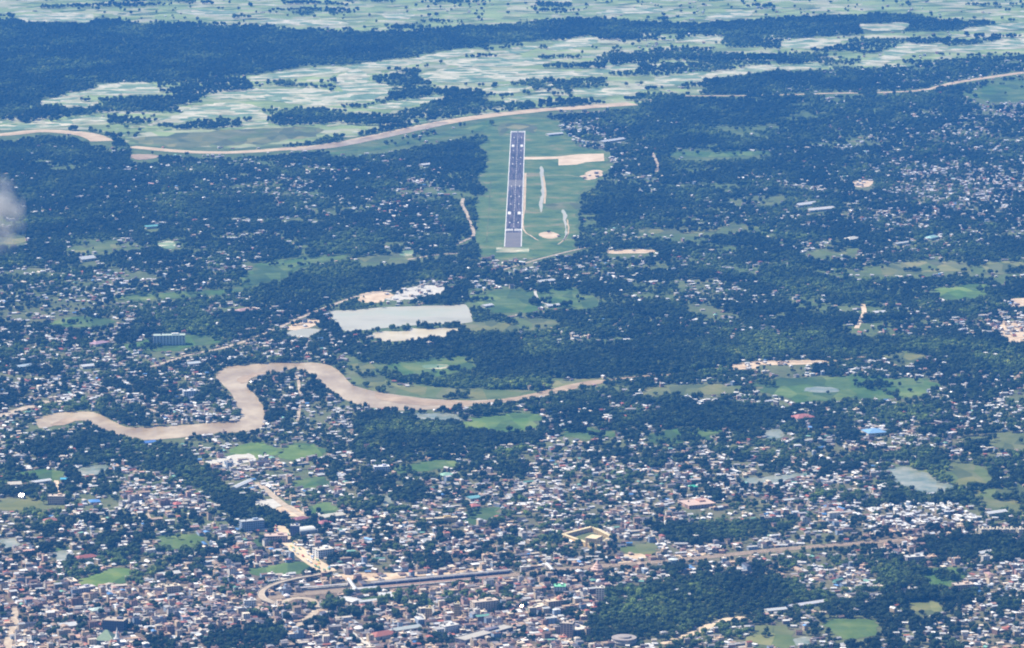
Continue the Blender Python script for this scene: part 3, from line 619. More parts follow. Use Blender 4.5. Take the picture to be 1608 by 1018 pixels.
def windows(o, w, d, h, floors, cols, side=3, frac=.55):
    fh = h/floors; cw = w/cols; V = MB().box(-cw*frac/2, -.12, 0, cw*frac/2, .12, fh*.5); me = bpy.data.meshes.new('window'); me.from_pydata(V.v, [], V.f); me.update(); me.materials.append(M['glass'])
    sw = d/max(side, 1); V = MB().box(-.12, -sw*frac/2, 0, .12, sw*frac/2, fh*.5); ms = bpy.data.meshes.new('window'); ms.from_pydata(V.v, [], V.f); ms.update(); ms.materials.append(M['glass'])
    for f in range(floors):
        for i in range(cols):
            q = link(bpy.data.objects.new('window', me), o); q.location = ((i+.5)*cw-w/2, -d/2-.05, f*fh+fh*.3)
        for i in range(side):
            for s in (-1, 1):
                q = link(bpy.data.objects.new('window', ms), o); q.location = (s*(w/2+.05), (i+.5)*sw-d/2, f*fh+fh*.3)
def block(name, label, cat, x1, y1, x2, y2, dm, hpx, floors, cols, wall, roof, mark=None, side=2, group=None, extra='tank', zmul=1.0):
    o, w = site(name, label, cat, x1, y1, x2, y2, dm, mark, group); h = hpx*mpp((y1+y2)/2)*zmul
    MB().box(-w/2, -dm/2, 0, w/2, dm/2, h).build('wall', M['wall'], o, wall)
    b = MB().box(-w/2-.4, -dm/2-.4, h, w/2+.4, dm/2+.4, h+.4)
    for q in ((-w/2-.4, -dm/2-.4, w/2+.4, -dm/2-.1), (-w/2-.4, dm/2+.1, w/2+.4, dm/2+.4), (-w/2-.4, -dm/2-.1, -w/2-.1, dm/2+.1), (w/2+.1, -dm/2-.1, w/2+.4, dm/2+.1)): b.box(q[0], q[1], h+.4, q[2], q[3], h+1.3)
    b.build('roof', M['roofc'], o, roof)
    MB().box(w*.08, -dm*.05, h+.4, w*.3, dm*.35, h+3.4).build('stair_head', M['wall'], o, wall)
    if extra == 'tank': MB().rev([(1.4, h+.4), (1.5, h+.6), (1.5, h+2.6), (.8, h+3.1)], -w*.25, dm*.15, 12).build('water_tank', M['tank'], o)
    MB().box(-1.4, -dm/2-.25, 0, 1.4, -dm/2+.1, 2.6).build('door', M['door'], o)
    windows(o, w, dm, h, floors, cols, side); return o, w, h
def shed(name, label, cat, x1, y1, x2, y2, dm, h, rh, roof, wall=(.6, .57, .5), mark=None, form='gable', tin=True, group=None):
    o, w = site(name, label, cat, x1, y1, x2, y2, dm, mark, group)
    MB().box(-w/2, -dm/2, 0, w/2, dm/2, h).build('wall', M['wall'], o, wall)
    b = MB(); (b.gable if form == 'gable' else b.hip)(-w/2, -dm/2, h, w/2, dm/2, rh, 1.0); b.build('roof', M['tin'] if tin else M['roofc'], o, roof)
    for s in (-.25, .25): MB().box(w*s-1.8, -dm/2-.2, 0, w*s+1.8, -dm/2+.1, min(h*.8, 4)).build('door', M['door'], o)
    return o, w
def vault(name, label, cat, x1, y1, x2, y2, dm, h, rise, roof, mark=None):
    o, w = site(name, label, cat, x1, y1, x2, y2, dm, mark)
    MB().box(-w/2, -dm/2, 0, w/2, dm/2, h).build('wall', M['wall'], o, (.5, .48, .45))
    b = MB(); n = 10
    for k in range(n+1):
        a = math.pi*k/n; b.v += [(-w/2-.5, -math.cos(a)*(dm/2+.6), h+rise*math.sin(a)), (w/2+.5, -math.cos(a)*(dm/2+.6), h+rise*math.sin(a))]
    for k in range(n): b.f.append((2*k, 2*k+1, 2*k+3, 2*k+2))
    b.f.append(tuple(range(0, 2*n+2, 2))); b.f.append(tuple(range(1, 2*n+2, 2))[::-1]); b.build('roof', M['roofc'], o, roof)
    MB().box(-2, -dm/2-.2, 0, 2, -dm/2+.1, 3.5).build('door', M['door'], o); return o
WH, CR, TN, GY, DG, YL = (.80, .79, .76), (.72, .64, .50), (.56, .42, .29), (.42, .42, .43), (.13, .14, .19), (.74, .55, .22)
block('hotel', 'long pale six-storey hotel standing in green grounds left of the river bend', 'hotel', 241, 543, 291, 542, 26, 15, 6, 10, (.74, .74, .70), (.44, .52, .44), 'long pale hotel')
block('hospital', 'tan four-storey hospital block at the end of a straight pale drive', 'hospital', 75, 793, 101, 793, 20, 13, 4, 8, (.66, .48, .34), (.62, .52, .42), 'tan hospital block')
block('office_block', 'dark blue-grey office block with a tan roof behind the white spire', 'office block', 161, 993, 194, 995, 26, 19, 5, 9, (.10, .11, .17), (.5, .42, .33), 'dark office block')
block('office_block', 'pinkish two-part block beside the crowded market road', 'office block', 416, 853, 452, 852, 24, 10, 3, 9, (.58, .40, .34), (.62, .46, .38), 'pinkish market block')
block('apartment_block', 'white four-storey block right of the crowded market road', 'apartment block', 500, 878, 525, 875, 26, 13, 4, 7, (.78, .78, .76), (.66, .6, .52), 'white market-road block')
block('office_block', 'blue-grey five-storey block beside the dark tree avenue', 'office block', 380, 836, 415, 833, 18, 16, 5, 10, (.34, .42, .54), (.5, .52, .52), 'blue-grey block')
block('apartment_block', 'narrow dark blue tower at the head of the market road', 'apartment block', 456, 843, 470, 843, 16, 17, 6, 4, (.13, .15, .28), (.62, .6, .56), 'narrow dark blue tower')
vault('market_hall', 'market hall with a white barrel-vaulted roof beside the dark blue tower', 'market hall', 472, 840, 496, 837, 26, 5, 6, (.72, .72, .68), 'barrel-vaulted market hall')
block('apartment_block', 'square yellow tower with dark right side in the dense town', 'apartment block', 668, 974, 678, 974, 14, 18, 6, 3, YL, (.7, .62, .42), 'square yellow tower')
block('apartment_block', 'slim yellow tower with dark side right of the white windowed block', 'apartment block', 713, 968, 722, 968, 13, 19, 6, 3, YL, (.74, .68, .5), 'slim yellow tower')
block('apartment_block', 'wide beige apartment block right of the slim yellow tower', 'apartment block', 745, 962, 783, 958, 20, 15, 5, 9, (.66, .54, .40), (.6, .5, .4), 'wide beige block')
block('office_block', 'white block with close rows of windows near the bottom edge', 'office block', 699, 996, 721, 992, 18, 11, 4, 8, (.80, .80, .78), (.66, .64, .6), 'white windowed block')
block('terrace', 'long grey flat-roofed terrace with a dark front wall', 'terrace', 731, 1013, 806, 992, 24, 7, 2, 14, (.15, .14, .20), (.46, .43, .38), 'long grey terrace', extra='')
block('office_block', 'tall tan slab beside the southern wood', 'office block', 880, 1003, 899, 1004, 22, 24, 7, 4, (.52, .40, .30), (.52, .44, .36), 'tall tan slab')
block('office_block', 'low dark block with a pale flat roof beside the tall tan slab', 'office block', 902, 1001, 925, 997, 40, 10, 3, 5, (.16, .15, .2), (.72, .66, .56), 'low dark block')
block('hall', 'white hall with a bright green flat roof near the railway', 'hall', 870, 931, 888, 931, 22, 9, 3, 4, (.74, .74, .7), (.22, .62, .36), 'green-topped white hall')
block('apartment_block', 'cream tower beneath a white dome at the edge of the wood', 'apartment block', 936, 944, 949, 944, 16, 20, 6, 3, (.78, .70, .56), (.7, .66, .58), 'cream tower')
block('apartment_block', 'tan building under construction beside the school field', 'apartment block', 1501, 932, 1530, 930, 20, 12, 4, 8, (.62, .46, .34), (.56, .46, .38), 'tan eastern building')
block('apartment_block', 'grey-white tower block among trees on the neck above the river', 'apartment block', 289, 626, 308, 625, 20, 11, 4, 5, (.64, .66, .7), (.7, .7, .7), 'grey-white riverside block')
block('terrace', 'long yellow three-storey terrace among green suburbs', 'terrace', 670, 823, 719, 820, 12, 7, 3, 14, YL, (.7, .6, .42), 'long yellow terrace')
block('office_block', 'reddish tan flat-roofed complex left of the dark plantation', 'office block', 1082, 800, 1124, 796, 50, 5, 2, 9, (.52, .32, .25), (.6, .44, .36), 'reddish tan complex')
block('apartment_block', 'low greyish block with rows of windows just below the bright green sports field', 'apartment block', 120, 935, 150, 930, 16, 9, 3, 8, (.45, .43, .5), (.62, .58, .56), 'pale western block')
block('apartment_block', 'tan corner block in the dense western town', 'apartment block', 262, 935, 284, 933, 16, 13, 4, 6, (.6, .48, .34), (.68, .6, .46), 'tan corner block')
block('apartment_block', 'white slab with dark windows in the dense western town', 'apartment block', 384, 958, 402, 957, 16, 14, 5, 5, (.74, .74, .74), (.6, .58, .55), 'white western slab')
block('office_block', 'grey concrete block behind the school field', 'office block', 1425, 884, 1452, 882, 18, 8, 3, 8, (.4, .38, .38), (.62, .6, .56), 'grey concrete block')
block('office_block', 'pale lilac block near the suburban fields', 'office block', 588, 742, 612, 741, 18, 8, 3, 7, (.64, .64, .76), (.72, .72, .74), 'pale lilac block')
for i, (x, lb) in enumerate([(1541, 'first'), (1553, 'second'), (1564, 'third'), (1575, 'fourth'), (1586, 'fifth'), (1600, 'sixth')]):
    block('apartment_block', f'cream apartment block, {lb} from the left in the row beside the eastern trees', 'apartment block', x, 845, x+8, 844.5, 16, 13, 5, 3, (.70, .62, .46), (.66, .6, .5), 'cream apartment row' if i == 2 else None, side=3, group='cream apartment blocks in a row')
# sheds and wide roofs
SHEDS = [('warehouse', 'bright white gabled warehouse in a clearing of the western woods', 129, 412, 151, 409, 26, 7, 6, WH, 'white western warehouse', 'gable'),
 ('warehouse', 'long teal-roofed warehouse in the far western woods', 230, 360, 253, 358, 22, 6, 3, (.20, .50, .46), 'teal warehouse', 'gable'),
 ('warehouse', 'long white shed at the foot of the green western field', 52, 762, 81, 758, 14, 5, 2.5, WH, 'long white western shed', 'gable'),
 ('warehouse', 'square cream-roofed shed beside the long white shed', 14, 766, 34, 765, 26, 6, 3, CR, 'square cream shed', 'gable'),
 ('warehouse', 'narrow white shed slanting beside the tree avenue', 371, 770, 397, 758, 12, 5, 2.5, WH, 'slanting white shed', 'gable'),
 ('warehouse', 'white shed lying at an angle on a green plot below the river', 882, 674, 901, 667, 14, 5, 3, WH, 'angled white shed', 'gable'),
 ('warehouse', 'long white shed near the bottom edge right of the wood', 1240, 958, 1298, 949, 14, 5, 2.5, (.74, .72, .72), 'long white southern shed', 'gable'),
 ('warehouse', 'shorter white shed end to end with a longer one', 1206, 964, 1236, 961, 14, 5, 2.5, (.7, .7, .68), None, 'gable'),
 ('warehouse', 'red hip-roofed hall near the bright town centre roofs', 590, 1006, 624, 1000, 24, 6, 5, (.46, .17, .12), 'red hip-roofed hall', 'hip'),
 ('warehouse', 'grey-green twin-roofed market shed beside the red hall', 622, 996, 662, 990, 18, 6, 3, (.58, .62, .58), 'grey-green market shed', 'gable'),
 ('hall', 'broad blue-roofed hall in the eastern suburb', 1364, 686, 1393, 684, 40, 7, 6, (.28, .50, .78), 'broad blue hall', 'hip'),
 ('hall', 'bright blue square roof among western trees', 142, 793, 158, 792, 22, 5, 3, (.14, .34, .74), 'blue square roof', 'hip'),
 ('hall', 'deep blue roof on the near river bank', 226, 700, 246, 698, 18, 5, 3, (.12, .26, .62), 'deep blue riverside roof', 'gable'),
 ('hall', 'small cyan roof beside the tan drive', 95, 756, 106, 756, 14, 4, 2, (.12, .52, .72), 'small cyan roof', 'gable'),
 ('hall', 'salmon-red hip-roofed house in the eastern suburb', 1252, 662, 1280, 659, 30, 6, 6, (.56, .22, .18), 'salmon-red roof', 'hip'),
 ('hall', 'red-roofed hall beside the slim lane in the west', 276, 797, 288, 795, 16, 5, 4, (.56, .18, .14), 'western red roof', 'hip'),
 ('hall', 'rust-red long roof in the dense western town', 122, 882, 153, 878, 16, 5, 4, (.46, .16, .12), 'rust-red long roof', 'hip'),
 ('hall', 'low rust-red roof among trees above the western town', 71, 823, 92, 821, 16, 5, 4, (.48, .2, .14), 'low rust roof', 'hip'),
 ('hall', 'cream double roof beside the suburban park', 508, 818, 543, 813, 24, 6, 3, (.78, .72, .58), 'cream double roof', 'gable'),
 ('hall', 'red-roofed hall below the cream double roof', 505, 828, 522, 825, 18, 6, 4, (.5, .2, .2), 'red hall', 'hip'),
 ('hall', 'maroon-roofed building at the end of the tan lot', 466, 822, 486, 818, 20, 6, 3, (.38, .16, .16), 'maroon roof', 'hip'),
 ('hall', 'coral roof at the edge of the green plot', 741, 800, 755, 798, 16, 5, 4, (.6, .22, .18), 'coral roof', 'hip'),
 ('hall', 'turquoise-roofed hall in the central suburbs', 739, 788, 755, 786, 20, 6, 3, (.24, .52, .54), 'turquoise hall', 'gable'),
 ('hall', 'bright green roof among the northern suburbs', 1085, 770, 1096, 769, 14, 6, 3, (.10, .60, .36), 'bright green roof', 'hip'),
 ('hall', 'pale green roof with white walls below the curved field', 696, 752, 713, 750, 20, 6, 4, (.36, .60, .42), 'pale green roof', 'hip'),
 ('hall', 'white flat shed with a broken angle near the far airfield village', 862, 214, 885, 212, 20, 5, 3, WH, 'white airfield shed', 'gable'),
 ('hangar', 'long thin white hangar right of the airfield village', 948, 226, 982, 221, 20, 6, 4, WH, 'long white hangar', 'gable'),
 ('hall', 'white roof in the woods left of the airfield', 664, 262, 682, 260, 24, 5, 3, WH, 'white woodland roof', 'gable'),
 ('hall', 'wide pale factory roof in the far eastern suburb', 1255, 326, 1285, 322, 30, 6, 4, (.74, .72, .68), 'pale factory', 'gable'),
 ('hall', 'second pale factory roof just below the wide one', 1272, 334, 1312, 330, 30, 6, 4, (.78, .74, .68), 'lower pale factory', 'gable'),
 ('hall', 'bright cream hall in the eastern woods', 1335, 380, 1351, 377, 26, 6, 5, (.8, .76, .62), 'cream woodland hall', 'hip'),
 ('hall', 'pale mint-roofed hall in the eastern woods', 1462, 378, 1474, 375, 22, 6, 5, (.45, .72, .64), 'mint woodland hall', 'hip'),
 ('hall', 'long low white shed in the far eastern woods', 1408, 386, 1436, 382, 14, 5, 2.5, (.7, .7, .66), 'low white shed', 'gable'),
 ('hall', 'long white roof below the airfield road', 848, 446, 872, 443, 18, 5, 3, WH, 'white roadside roof', 'gable'),
 ('hall', 'white roof on the meadow right of the lake', 861, 484, 880, 482, 18, 5, 3, (.76, .75, .7), 'white meadow roof', 'gable'),
 ('hall', 'white house roof beside the lane above the river', 762, 484, 775, 482, 16, 5, 3, WH, None, 'gable'),
 ('hall', 'flat white school roof right of the tan eastern lane', 1375, 495, 1392, 494, 20, 6, 3, WH, 'white school roof', 'gable'),
 ('hall', 'cyan-grey roof in the western riverside suburb', 30, 580, 52, 577, 20, 5, 3, (.55, .64, .68), 'cyan-grey roof', 'gable'),
 ('hall', 'white broad roof in the western riverside suburb', 130, 580, 150, 578, 20, 6, 3, WH, 'broad white riverside roof', 'gable'),
 ('hall', 'white flat roof beside the earth road', 297, 576, 316, 574, 20, 6, 3, (.68, .72, .72), 'white roadside hall', 'gable'),
 ('hall', 'pink roof in the western suburb near the hotel', 150, 545, 172, 541, 24, 6, 4, (.56, .36, .40), 'pink western roof', 'hip'),
 ('hall', 'salmon roof near the tan road above the river', 376, 493, 395, 490, 24, 6, 4, (.6, .38, .34), 'salmon roof', 'hip'),
 ('hall', 'white roof east of the flooded ground', 1458, 782, 1470, 780, 16, 5, 3, WH, None, 'gable'),
 ('hall', 'long white roof at the end of the white housing estate', 1553, 812, 1582, 808, 16, 6, 3, WH, 'long estate roof', 'gable'),
 ('hall', 'white sheds above the southern trees in the east', 1541, 874, 1562, 870, 14, 5, 3, WH, 'white tree-side shed', 'gable'),
 ('hall', 'cream long roof beside the white sheds in the east', 1540, 884, 1560, 881, 14, 5, 3, CR, None, 'gable'),
 ('hall', 'white wide roof in the bottom western corner', 97, 990, 125, 987, 22, 6, 4, WH, 'wide corner roof', 'gable'),
 ('hall', 'pale green roof left of the dark office block', 146, 965, 166, 962, 18, 6, 3, (.62, .74, .66), 'pale green town roof', 'hip'),
 ('hall', 'cream shed roof below the bright sports field', 252, 908, 284, 904, 20, 5, 3, (.78, .74, .66), 'cream shed row', 'gable')]
for nm, lb, x1, y1, x2, y2, dm, h, rh, rc, mk, fm in SHEDS:
    shed(nm, lb, nm, x1, y1, x2, y2, dm, h, rh, rc, mark=mk, form=fm)
# church with green roof and white spire
o, w = site('church', 'green-roofed church with a white pointed spire in the bottom western corner', 'church', 150, 1012, 178, 1013, 30, 'green-roofed church')
MB().box(-w/2, -15, 0, w/2, 15, 7).build('wall', M['wall'], o, (.5, .5, .42)); MB().hip(-w/2, -15, 7, w/2, 15, 15, 1).build('roof', M['roofc'], o, (.26, .36, .22))
q = MB().rev([(5.2, 0), (5.0, 8), (5.6, 8.1), (4.4, 10), (.2, 30)], w/2+6, -12, 8).build('spire', M['wall'], o, (.82, .82, .78))
# round things
def round_thing(name, label, cat, x, y, rpx, prof, m, color, mark=None, n=24, parts=()):
    c = P(x, y); o = empty(name, c); tag(o, label, cat); k = rpx*mpp(y)
    footprint([(c.x+k*math.cos(a), c.y+k*math.sin(a)) for a in np.arange(0, 6.28, .7)])
    if mark: MARKS.append((mark, c.x, c.y))
    for pn, pf, mm, cc in ((('wall', prof, m, color),)+tuple(parts)): MB().rev([(r*k, z*k) for r, z in pf], 0, 0, n).build(pn, M[mm], o, cc)
    return o
DOME = lambda z0, r, f=1.0, n=7: [(r*math.cos(math.pi/2*i/n)+.001, z0+f*r*math.sin(math.pi/2*i/n)) for i in range(n+1)]
round_thing('tent_pavilion', 'white round tent-roofed pavilion near the red hall', 'pavilion', 564, 990, 8, [(.9, 0), (.9, .55)], 'wall', (.7, .7, .68), 'round white pavilion', parts=(('roof', [(1.1, .5), (1.05, .58), (.5, .82), (.02, 1.0)], 'roofc', (.84, .8, .8)),))
round_thing('round_hall', 'grey cylindrical hall with flat pale roof at the bottom edge', 'hall', 980, 1010, 19, [(1, 0), (1, .45)], 'wall', (.34, .32, .32), 'cylindrical hall', parts=(('roof', [(1.04, .45), (1.04, .5), (.6, .5), (.55, .62), (.02, .66)], 'roofc', (.34, .30, .28)), ('gallery', [(1.06, .2), (1.06, .25)], 'roofc', (.6, .56, .5))))
round_thing('storage_dome', 'bright white storage dome beside the western meadow', 'dome', 343, 512, 6.5, [(1, 0), (1, .35)], 'wall', WH, 'white storage dome', parts=(('roof', DOME(.35, 1.03, .6), 'roofc', WH),))
round_thing('water_dome', 'small shining white dome left of the dark plantation', 'dome', 1047, 824, 4, [(1, 0), (1, .9)], 'wall', WH, 'small shining dome', parts=(('roof', DOME(.9, 1.03), 'roofc', WH),))
round_thing('silo', 'grey round silo tower beside the railway', 'silo', 1057, 888, 7.5, [(1, 0), (1, 1.3)], 'wall', (.46, .52, .54), 'grey silo', parts=(('roof', [(1.05, 1.3), (1.05, 1.36), (.02, 1.55)], 'roofc', (.6, .66, .66)),))
round_thing('dome_tower', 'white-domed tower behind the cream tower', 'tower', 940, 923, 3.5, [(1, 0), (1, 2.6)], 'wall', CR, 'white-domed tower', parts=(('roof', [(1.2, 2.6)]+DOME(2.7, 1.25), 'roofc', WH),))
round_thing('temple', 'pinkish tiered temple roof against the railway line', 'temple', 938, 897, 8, [(1.3, 0), (1.3, .5)], 'wall', (.6, .4, .34), 'pinkish tiered temple', n=8, parts=(('roof', [(1.4, .5), (1.0, .75), (1.0, .95), (.7, 1.15), (.7, 1.35), (.35, 1.6), (.3, 1.8), (.02, 2.3)], 'roofc', (.66, .44, .36)),))
round_thing('minaret', 'slender brick-red minaret left of the tiered temple', 'minaret', 925, 904, 1.6, [(1, 0), (.8, 7)], 'wall', (.5, .2, .14), 'red minaret', n=10, parts=(('balcony', [(1.3, 5.6), (1.3, 6)], 'wall', (.6, .4, .3)), ('roof', DOME(7, .85, 1.6), 'roofc', (.6, .34, .26))))
round_thing('round_kiosk', 'white round-roofed kiosk inside the flyover bend', 'kiosk', 450, 938, 5, [(.8, 0), (.8, .6)], 'wall', WH, 'round-roofed kiosk', parts=(('roof', [(1.1, .6), (1.05, .7), (.3, 1.1), (.02, 1.2)], 'roofc', (.84, .78, .8)),))
o, w, h_ = block('hotel', 'tan hotel with a red roof dome beside the green-topped hall', 'hotel', 861, 955, 888, 952, 20, 9, 3, 7, (.6, .45, .3), (.66, .54, .4), 'red-domed hotel')
q = MB().rev([(5, h_+.4), (5, h_+2.5), (4.6, h_+4), (3, h_+6.4), (.05, h_+7.6)], w*.28, 0, 16).build('roof_dome', M['roofc'], o, (.6, .26, .18))
# oriented boxes between two points
def obox(b, p, q, wd, z0, z1):
    p, q = Vector(p[:2]), Vector(q[:2]); d = (q-p).normalized(); n = Vector((-d.y, d.x))*wd/2; k = len(b.v)
    for z in (z0, z1):
        for c in (p+n, p-n, q-n, q+n): b.v.append((c.x, c.y, z))
    b.f += [tuple(k+i for i in f) for f in ((0, 3, 2, 1), (4, 5, 6, 7), (0, 1, 5, 4), (1, 2, 6, 5), (2, 3, 7, 6), (3, 0, 4, 7))]
def rel(o, *pts): return [(p.x-o.location.x, p.y-o.location.y) for p in pts]
# yellow courtyard building
c = P(920, 847); o = empty('courtyard_fort', c); tag(o, 'yellow walled courtyard building with a pillared gatehouse beside a green court', 'courtyard building'); MARKS.append(('yellow courtyard building', c.x, c.y))
cs = rel(o, P(884, 845), P(930, 833), P(960, 848), P(938, 864))
for i in range(4):
    b = MB(); obox(b, cs[i], cs[(i+1) % 4], 6, 0, 7); b.build('wing', M['wall'], o, (.70, .50, .24))
    b = MB(); obox(b, cs[i], cs[(i+1) % 4], 7.2, 7, 7.8); b.build('roof', M['roofc'], o, (.72, .6, .36))
    p, q = Vector(cs[i]), Vector(cs[(i+1) % 4]); n = int((q-p).length/8)
    d = (q-p).normalized(); nn_ = Vector((d.y, -d.x))
    for k in range(n):
        e = p+(q-p)*(k+.5)/n+nn_*3.6; MB().box(e.x-.7, e.y-.7, 0, e.x+.7, e.y+.7, 6.9).build('pillar', M['wall'], o, (.8, .68, .4))
g = rel(o, P(924, 857), P(941, 859)); b = MB(); obox(b, g[0], g[1], 26, 0, 17); b.build('gatehouse', M['wall'], o, (.66, .44, .22))
b = MB(); obox(b, g[0], g[1], 29, 17, 18.2); b.build('roof', M['roofc'], o, (.76, .62, .38))
for k in range(6):
    e = Vector(g[0])+(Vector(g[1])-Vector(g[0]))*(k+.1)/5.2; MB().box(e.x-.8, e.y-15.6, 0, e.x+.8, e.y-14, 17).build('pillar', M['wall'], o, (.82, .7, .42))
footprint([P(884, 845), P(930, 833), P(960, 848), P(938, 864)], 1)
# ------------------------------------------------------------------ railway, station, train
RW1, RW2 = (470, 934), (1240, 862)
strip('railway_bed', [(380, 944), (470, 934), (560, 925), (700, 912), (800, 903), (900, 893), (1060, 880), (1240, 862), (1420, 848)], 24, 'ballast', .52, 'brown railway bed running across the town', 'railway', jit=0, down=3)
c, _, _ = strip_pts([(380, 944), (470, 934), (560, 925), (700, 912), (800, 903), (900, 893), (1060, 880), (1240, 862), (1420, 848)], 26, 4)
o = empty('railway_track', c[0]); tag(o, 'parallel steel rails on brown ballast across the town', 'railway track')
for off in (-9, -4.5, 0, 4.5, 9):
    for g_ in (-.8, .8):
        v = []; f = []
        for i, q in enumerate(c):
            d = (c[min(i+1, len(c)-1)]-c[max(i-1, 0)]).normalized(); n = Vector((-d.y, d.x, 0)); a = q+n*(off+g_-.12)-c[0]; e = q+n*(off+g_+.12)-c[0]
            v += [(a.x, a.y, .55), (e.x, e.y, .55), (a.x, a.y, .75), (e.x, e.y, .75)]
        for i in range(len(c)-1): k = 4*i; f += [(k+2, k+3, k+7, k+6), (k, k+2, k+6, k+4), (k+1, k+5, k+7, k+3)]
        mesh_obj('rail', v, f, M['steel'], o)
a, b_ = P(569, 922), P(800, 901); d = (b_-a).normalized(); n = Vector((-d.y, d.x, 0)); L = (b_-a).length
o = empty('passenger_train', a, math.atan2(d.y, d.x)); tag(o, 'long dark blue passenger train standing at the station platform', 'train'); MARKS.append(('blue train', (a.x+b_.x)/2, (a.y+b_.y)/2))
nc = 13; cl = L/nc
for k in range(nc):
    b = MB().box(k*cl+.8, -1.7, 1.1, (k+1)*cl-.8, 1.7, 4.6); q = b.build('carriage', M['wall'], o, (.035, .04, .13))
    MB().box(k*cl+1, -1.5, 4.6, (k+1)*cl-1, 1.5, 5.1).build('roof', M['roofc'], q, (.16, .16, .2))
    MB().box(k*cl+2, -1.75, 2.9, (k+1)*cl-2, -1.68, 3.7).build('window', M['glass'], q)
    MB().box(k*cl+2.5, -1.3, .6, k*cl+5.5, 1.3, 1.1).box((k+1)*cl-5.5, -1.3, .6, (k+1)*cl-2.5, 1.3, 1.1).build('bogie', M['tank'], q)
footprint([a-n*3, b_-n*3, b_+n*3, a+n*3], 4)
def canopy(label, p, q, wd, h, col, colp=9):
    o = empty('platform_canopy', (p+q)/2, math.atan2((q-p).y, (q-p).x)); tag(o, label, 'platform canopy', 'platform canopies of the station'); L = (q-p).length
    MB().box(-L/2-4, -wd/2-1, .5, L/2+4, wd/2+1, 1.4).build('platform', M['concrete'], o)
    MB().gable(-L/2, -wd/2, h, L/2, wd/2, 1.1, .2).build('roof', M['tin'], o, col)
    for k in range(int(L/14)+1): MB().box(-L/2+k*14, -.25, 1.4, -L/2+k*14+.5, .25, h).build('post', M['steel'], o)
    dd = (q-p).normalized(); nn = Vector((-dd.y, dd.x, 0))*wd/2
    footprint([p-nn, q-nn, q+nn, p+nn], 3)
canopy('long pale canopy just beyond the blue train', a+n*8+d*18, b_+n*9+d*6, 9, 5.2, (.50, .46, .42))
canopy('reddish low canopy on the near side of the blue train', a-n*24+d*2, b_-n*24-d*30, 5, 4.0, (.50, .30, .24))
canopy('pale canopy west of the station footbridge', P(470, 927), P(546, 921), 8, 5, (.66, .6, .56))
def bridge(label, p, q, wd, h, mark):
    o = empty('footbridge', (p+q)/2, math.atan2((q-p).y, (q-p).x)); tag(o, label, 'footbridge'); L = (q-p).length; MARKS.append((mark, o.location.x, o.location.y))
    MB().box(-L/2, -wd/2, h, L/2, wd/2, h+.6).build('deck', M['concrete'], o)
    MB().gable(-L/2, -wd/2, h+3, L/2, wd/2, .9, .3).build('roof', M['tin'], o, WH)
    for s in (-1, 1):
        MB().box(-L/2, s*wd/2-.1, h+.6, L/2, s*wd/2+.1, h+1.7).build('railing', M['wall'], o, (.7, .7, .68))
        MB().box(s*L*.45-1, -wd/2, 0, s*L*.45+1, wd/2, h).build('pier', M['concrete'], o)
    MB().box(-1, -wd/2, 0, 1, wd/2, h).build('pier', M['concrete'], o)
bridge('white roofed footbridge crossing the tracks at the station court', P(547, 917), P(559, 934), 5, 7.5, 'station footbridge')
bridge('second white footbridge east of the train where trees close in', P(859, 893), P(872, 908), 5, 7.5, 'eastern footbridge')
for lb, x1, y1, x2, y2, dm in (('broad white left wing of the station court', 533, 946, 553, 951, 24), ('narrow white rear wing of the station court', 548, 932, 594, 928, 9),
        ('white slanting right wing of the station court', 598, 943, 618, 942, 34), ('pale front wing of the station court', 566, 951, 600, 947, 10)):
    shed('station_wing', lb, 'station building', x1, y1, x2, y2, dm, 6, 2, WH, mark={'b': 'broad station wing', 'p': 'front station wing'}.get(lb[0]), group='wings of the railway station')
sheet('field', [(553, 945), (590, 936), (594, 942), (560, 949)], 'green', .4, 'green court enclosed by the white station wings', 'field', jit=.2)
# flyover
fp = [(517, 899), (506, 905), (490, 910), (470, 914), (450, 919), (430, 925), (415, 932), (410, 939), (416, 946), (432, 950)]
c, Lh, Rh = strip_pts(fp, 12, 5); o = empty('flyover', c[len(c)//2]); tag(o, 'curved concrete flyover sweeping from the market road round the green basin', 'flyover'); MARKS.append(('curved flyover', o.location.x, o.location.y))
O_ = o.location; N_ = len(c); zs = [1.0+7.5*math.sin(math.pi*min(1, max(0, i/(N_-1))))**.5 for i in range(N_)]
def ribbon(A_, B__, za, zb):
    v = []; f = []
    for i in range(N_): v += [(A_[i].x-O_.x, A_[i].y-O_.y, zs[i]+za), (B__[i].x-O_.x, B__[i].y-O_.y, zs[i]+za), (B__[i].x-O_.x, B__[i].y-O_.y, zs[i]+zb), (A_[i].x-O_.x, A_[i].y-O_.y, zs[i]+zb)]
    for i in range(N_-1):
        k = 4*i; f += [(k, k+1, k+5, k+4), (k+1, k+2, k+6, k+5), (k+2, k+3, k+7, k+6), (k+3, k, k+4, k+7)]
    return v, f
v, f = ribbon(Lh, Rh, -.9, 0); mesh_obj('deck', v, f, M['road'], o)
for E, s in ((Lh, 1), (Rh, -1)):
    inn = [E[i]+(c[i]-E[i]).normalized()*.5 for i in range(N_)]; v, f = ribbon(E, inn, 0.01, 1.0); mesh_obj('parapet', v, f, M['concrete'], o)
for i in range(2, N_-2, 3): q = c[i]-O_; MB().box(q.x-1.2, q.y-1.2, -.0, q.x+1.2, q.y+1.2, zs[i]-.9).build('pier', M['concrete'], o)
block_out(raster([w2px(q.x, q.y) for q in Lh+Rh[::-1]]), 3)
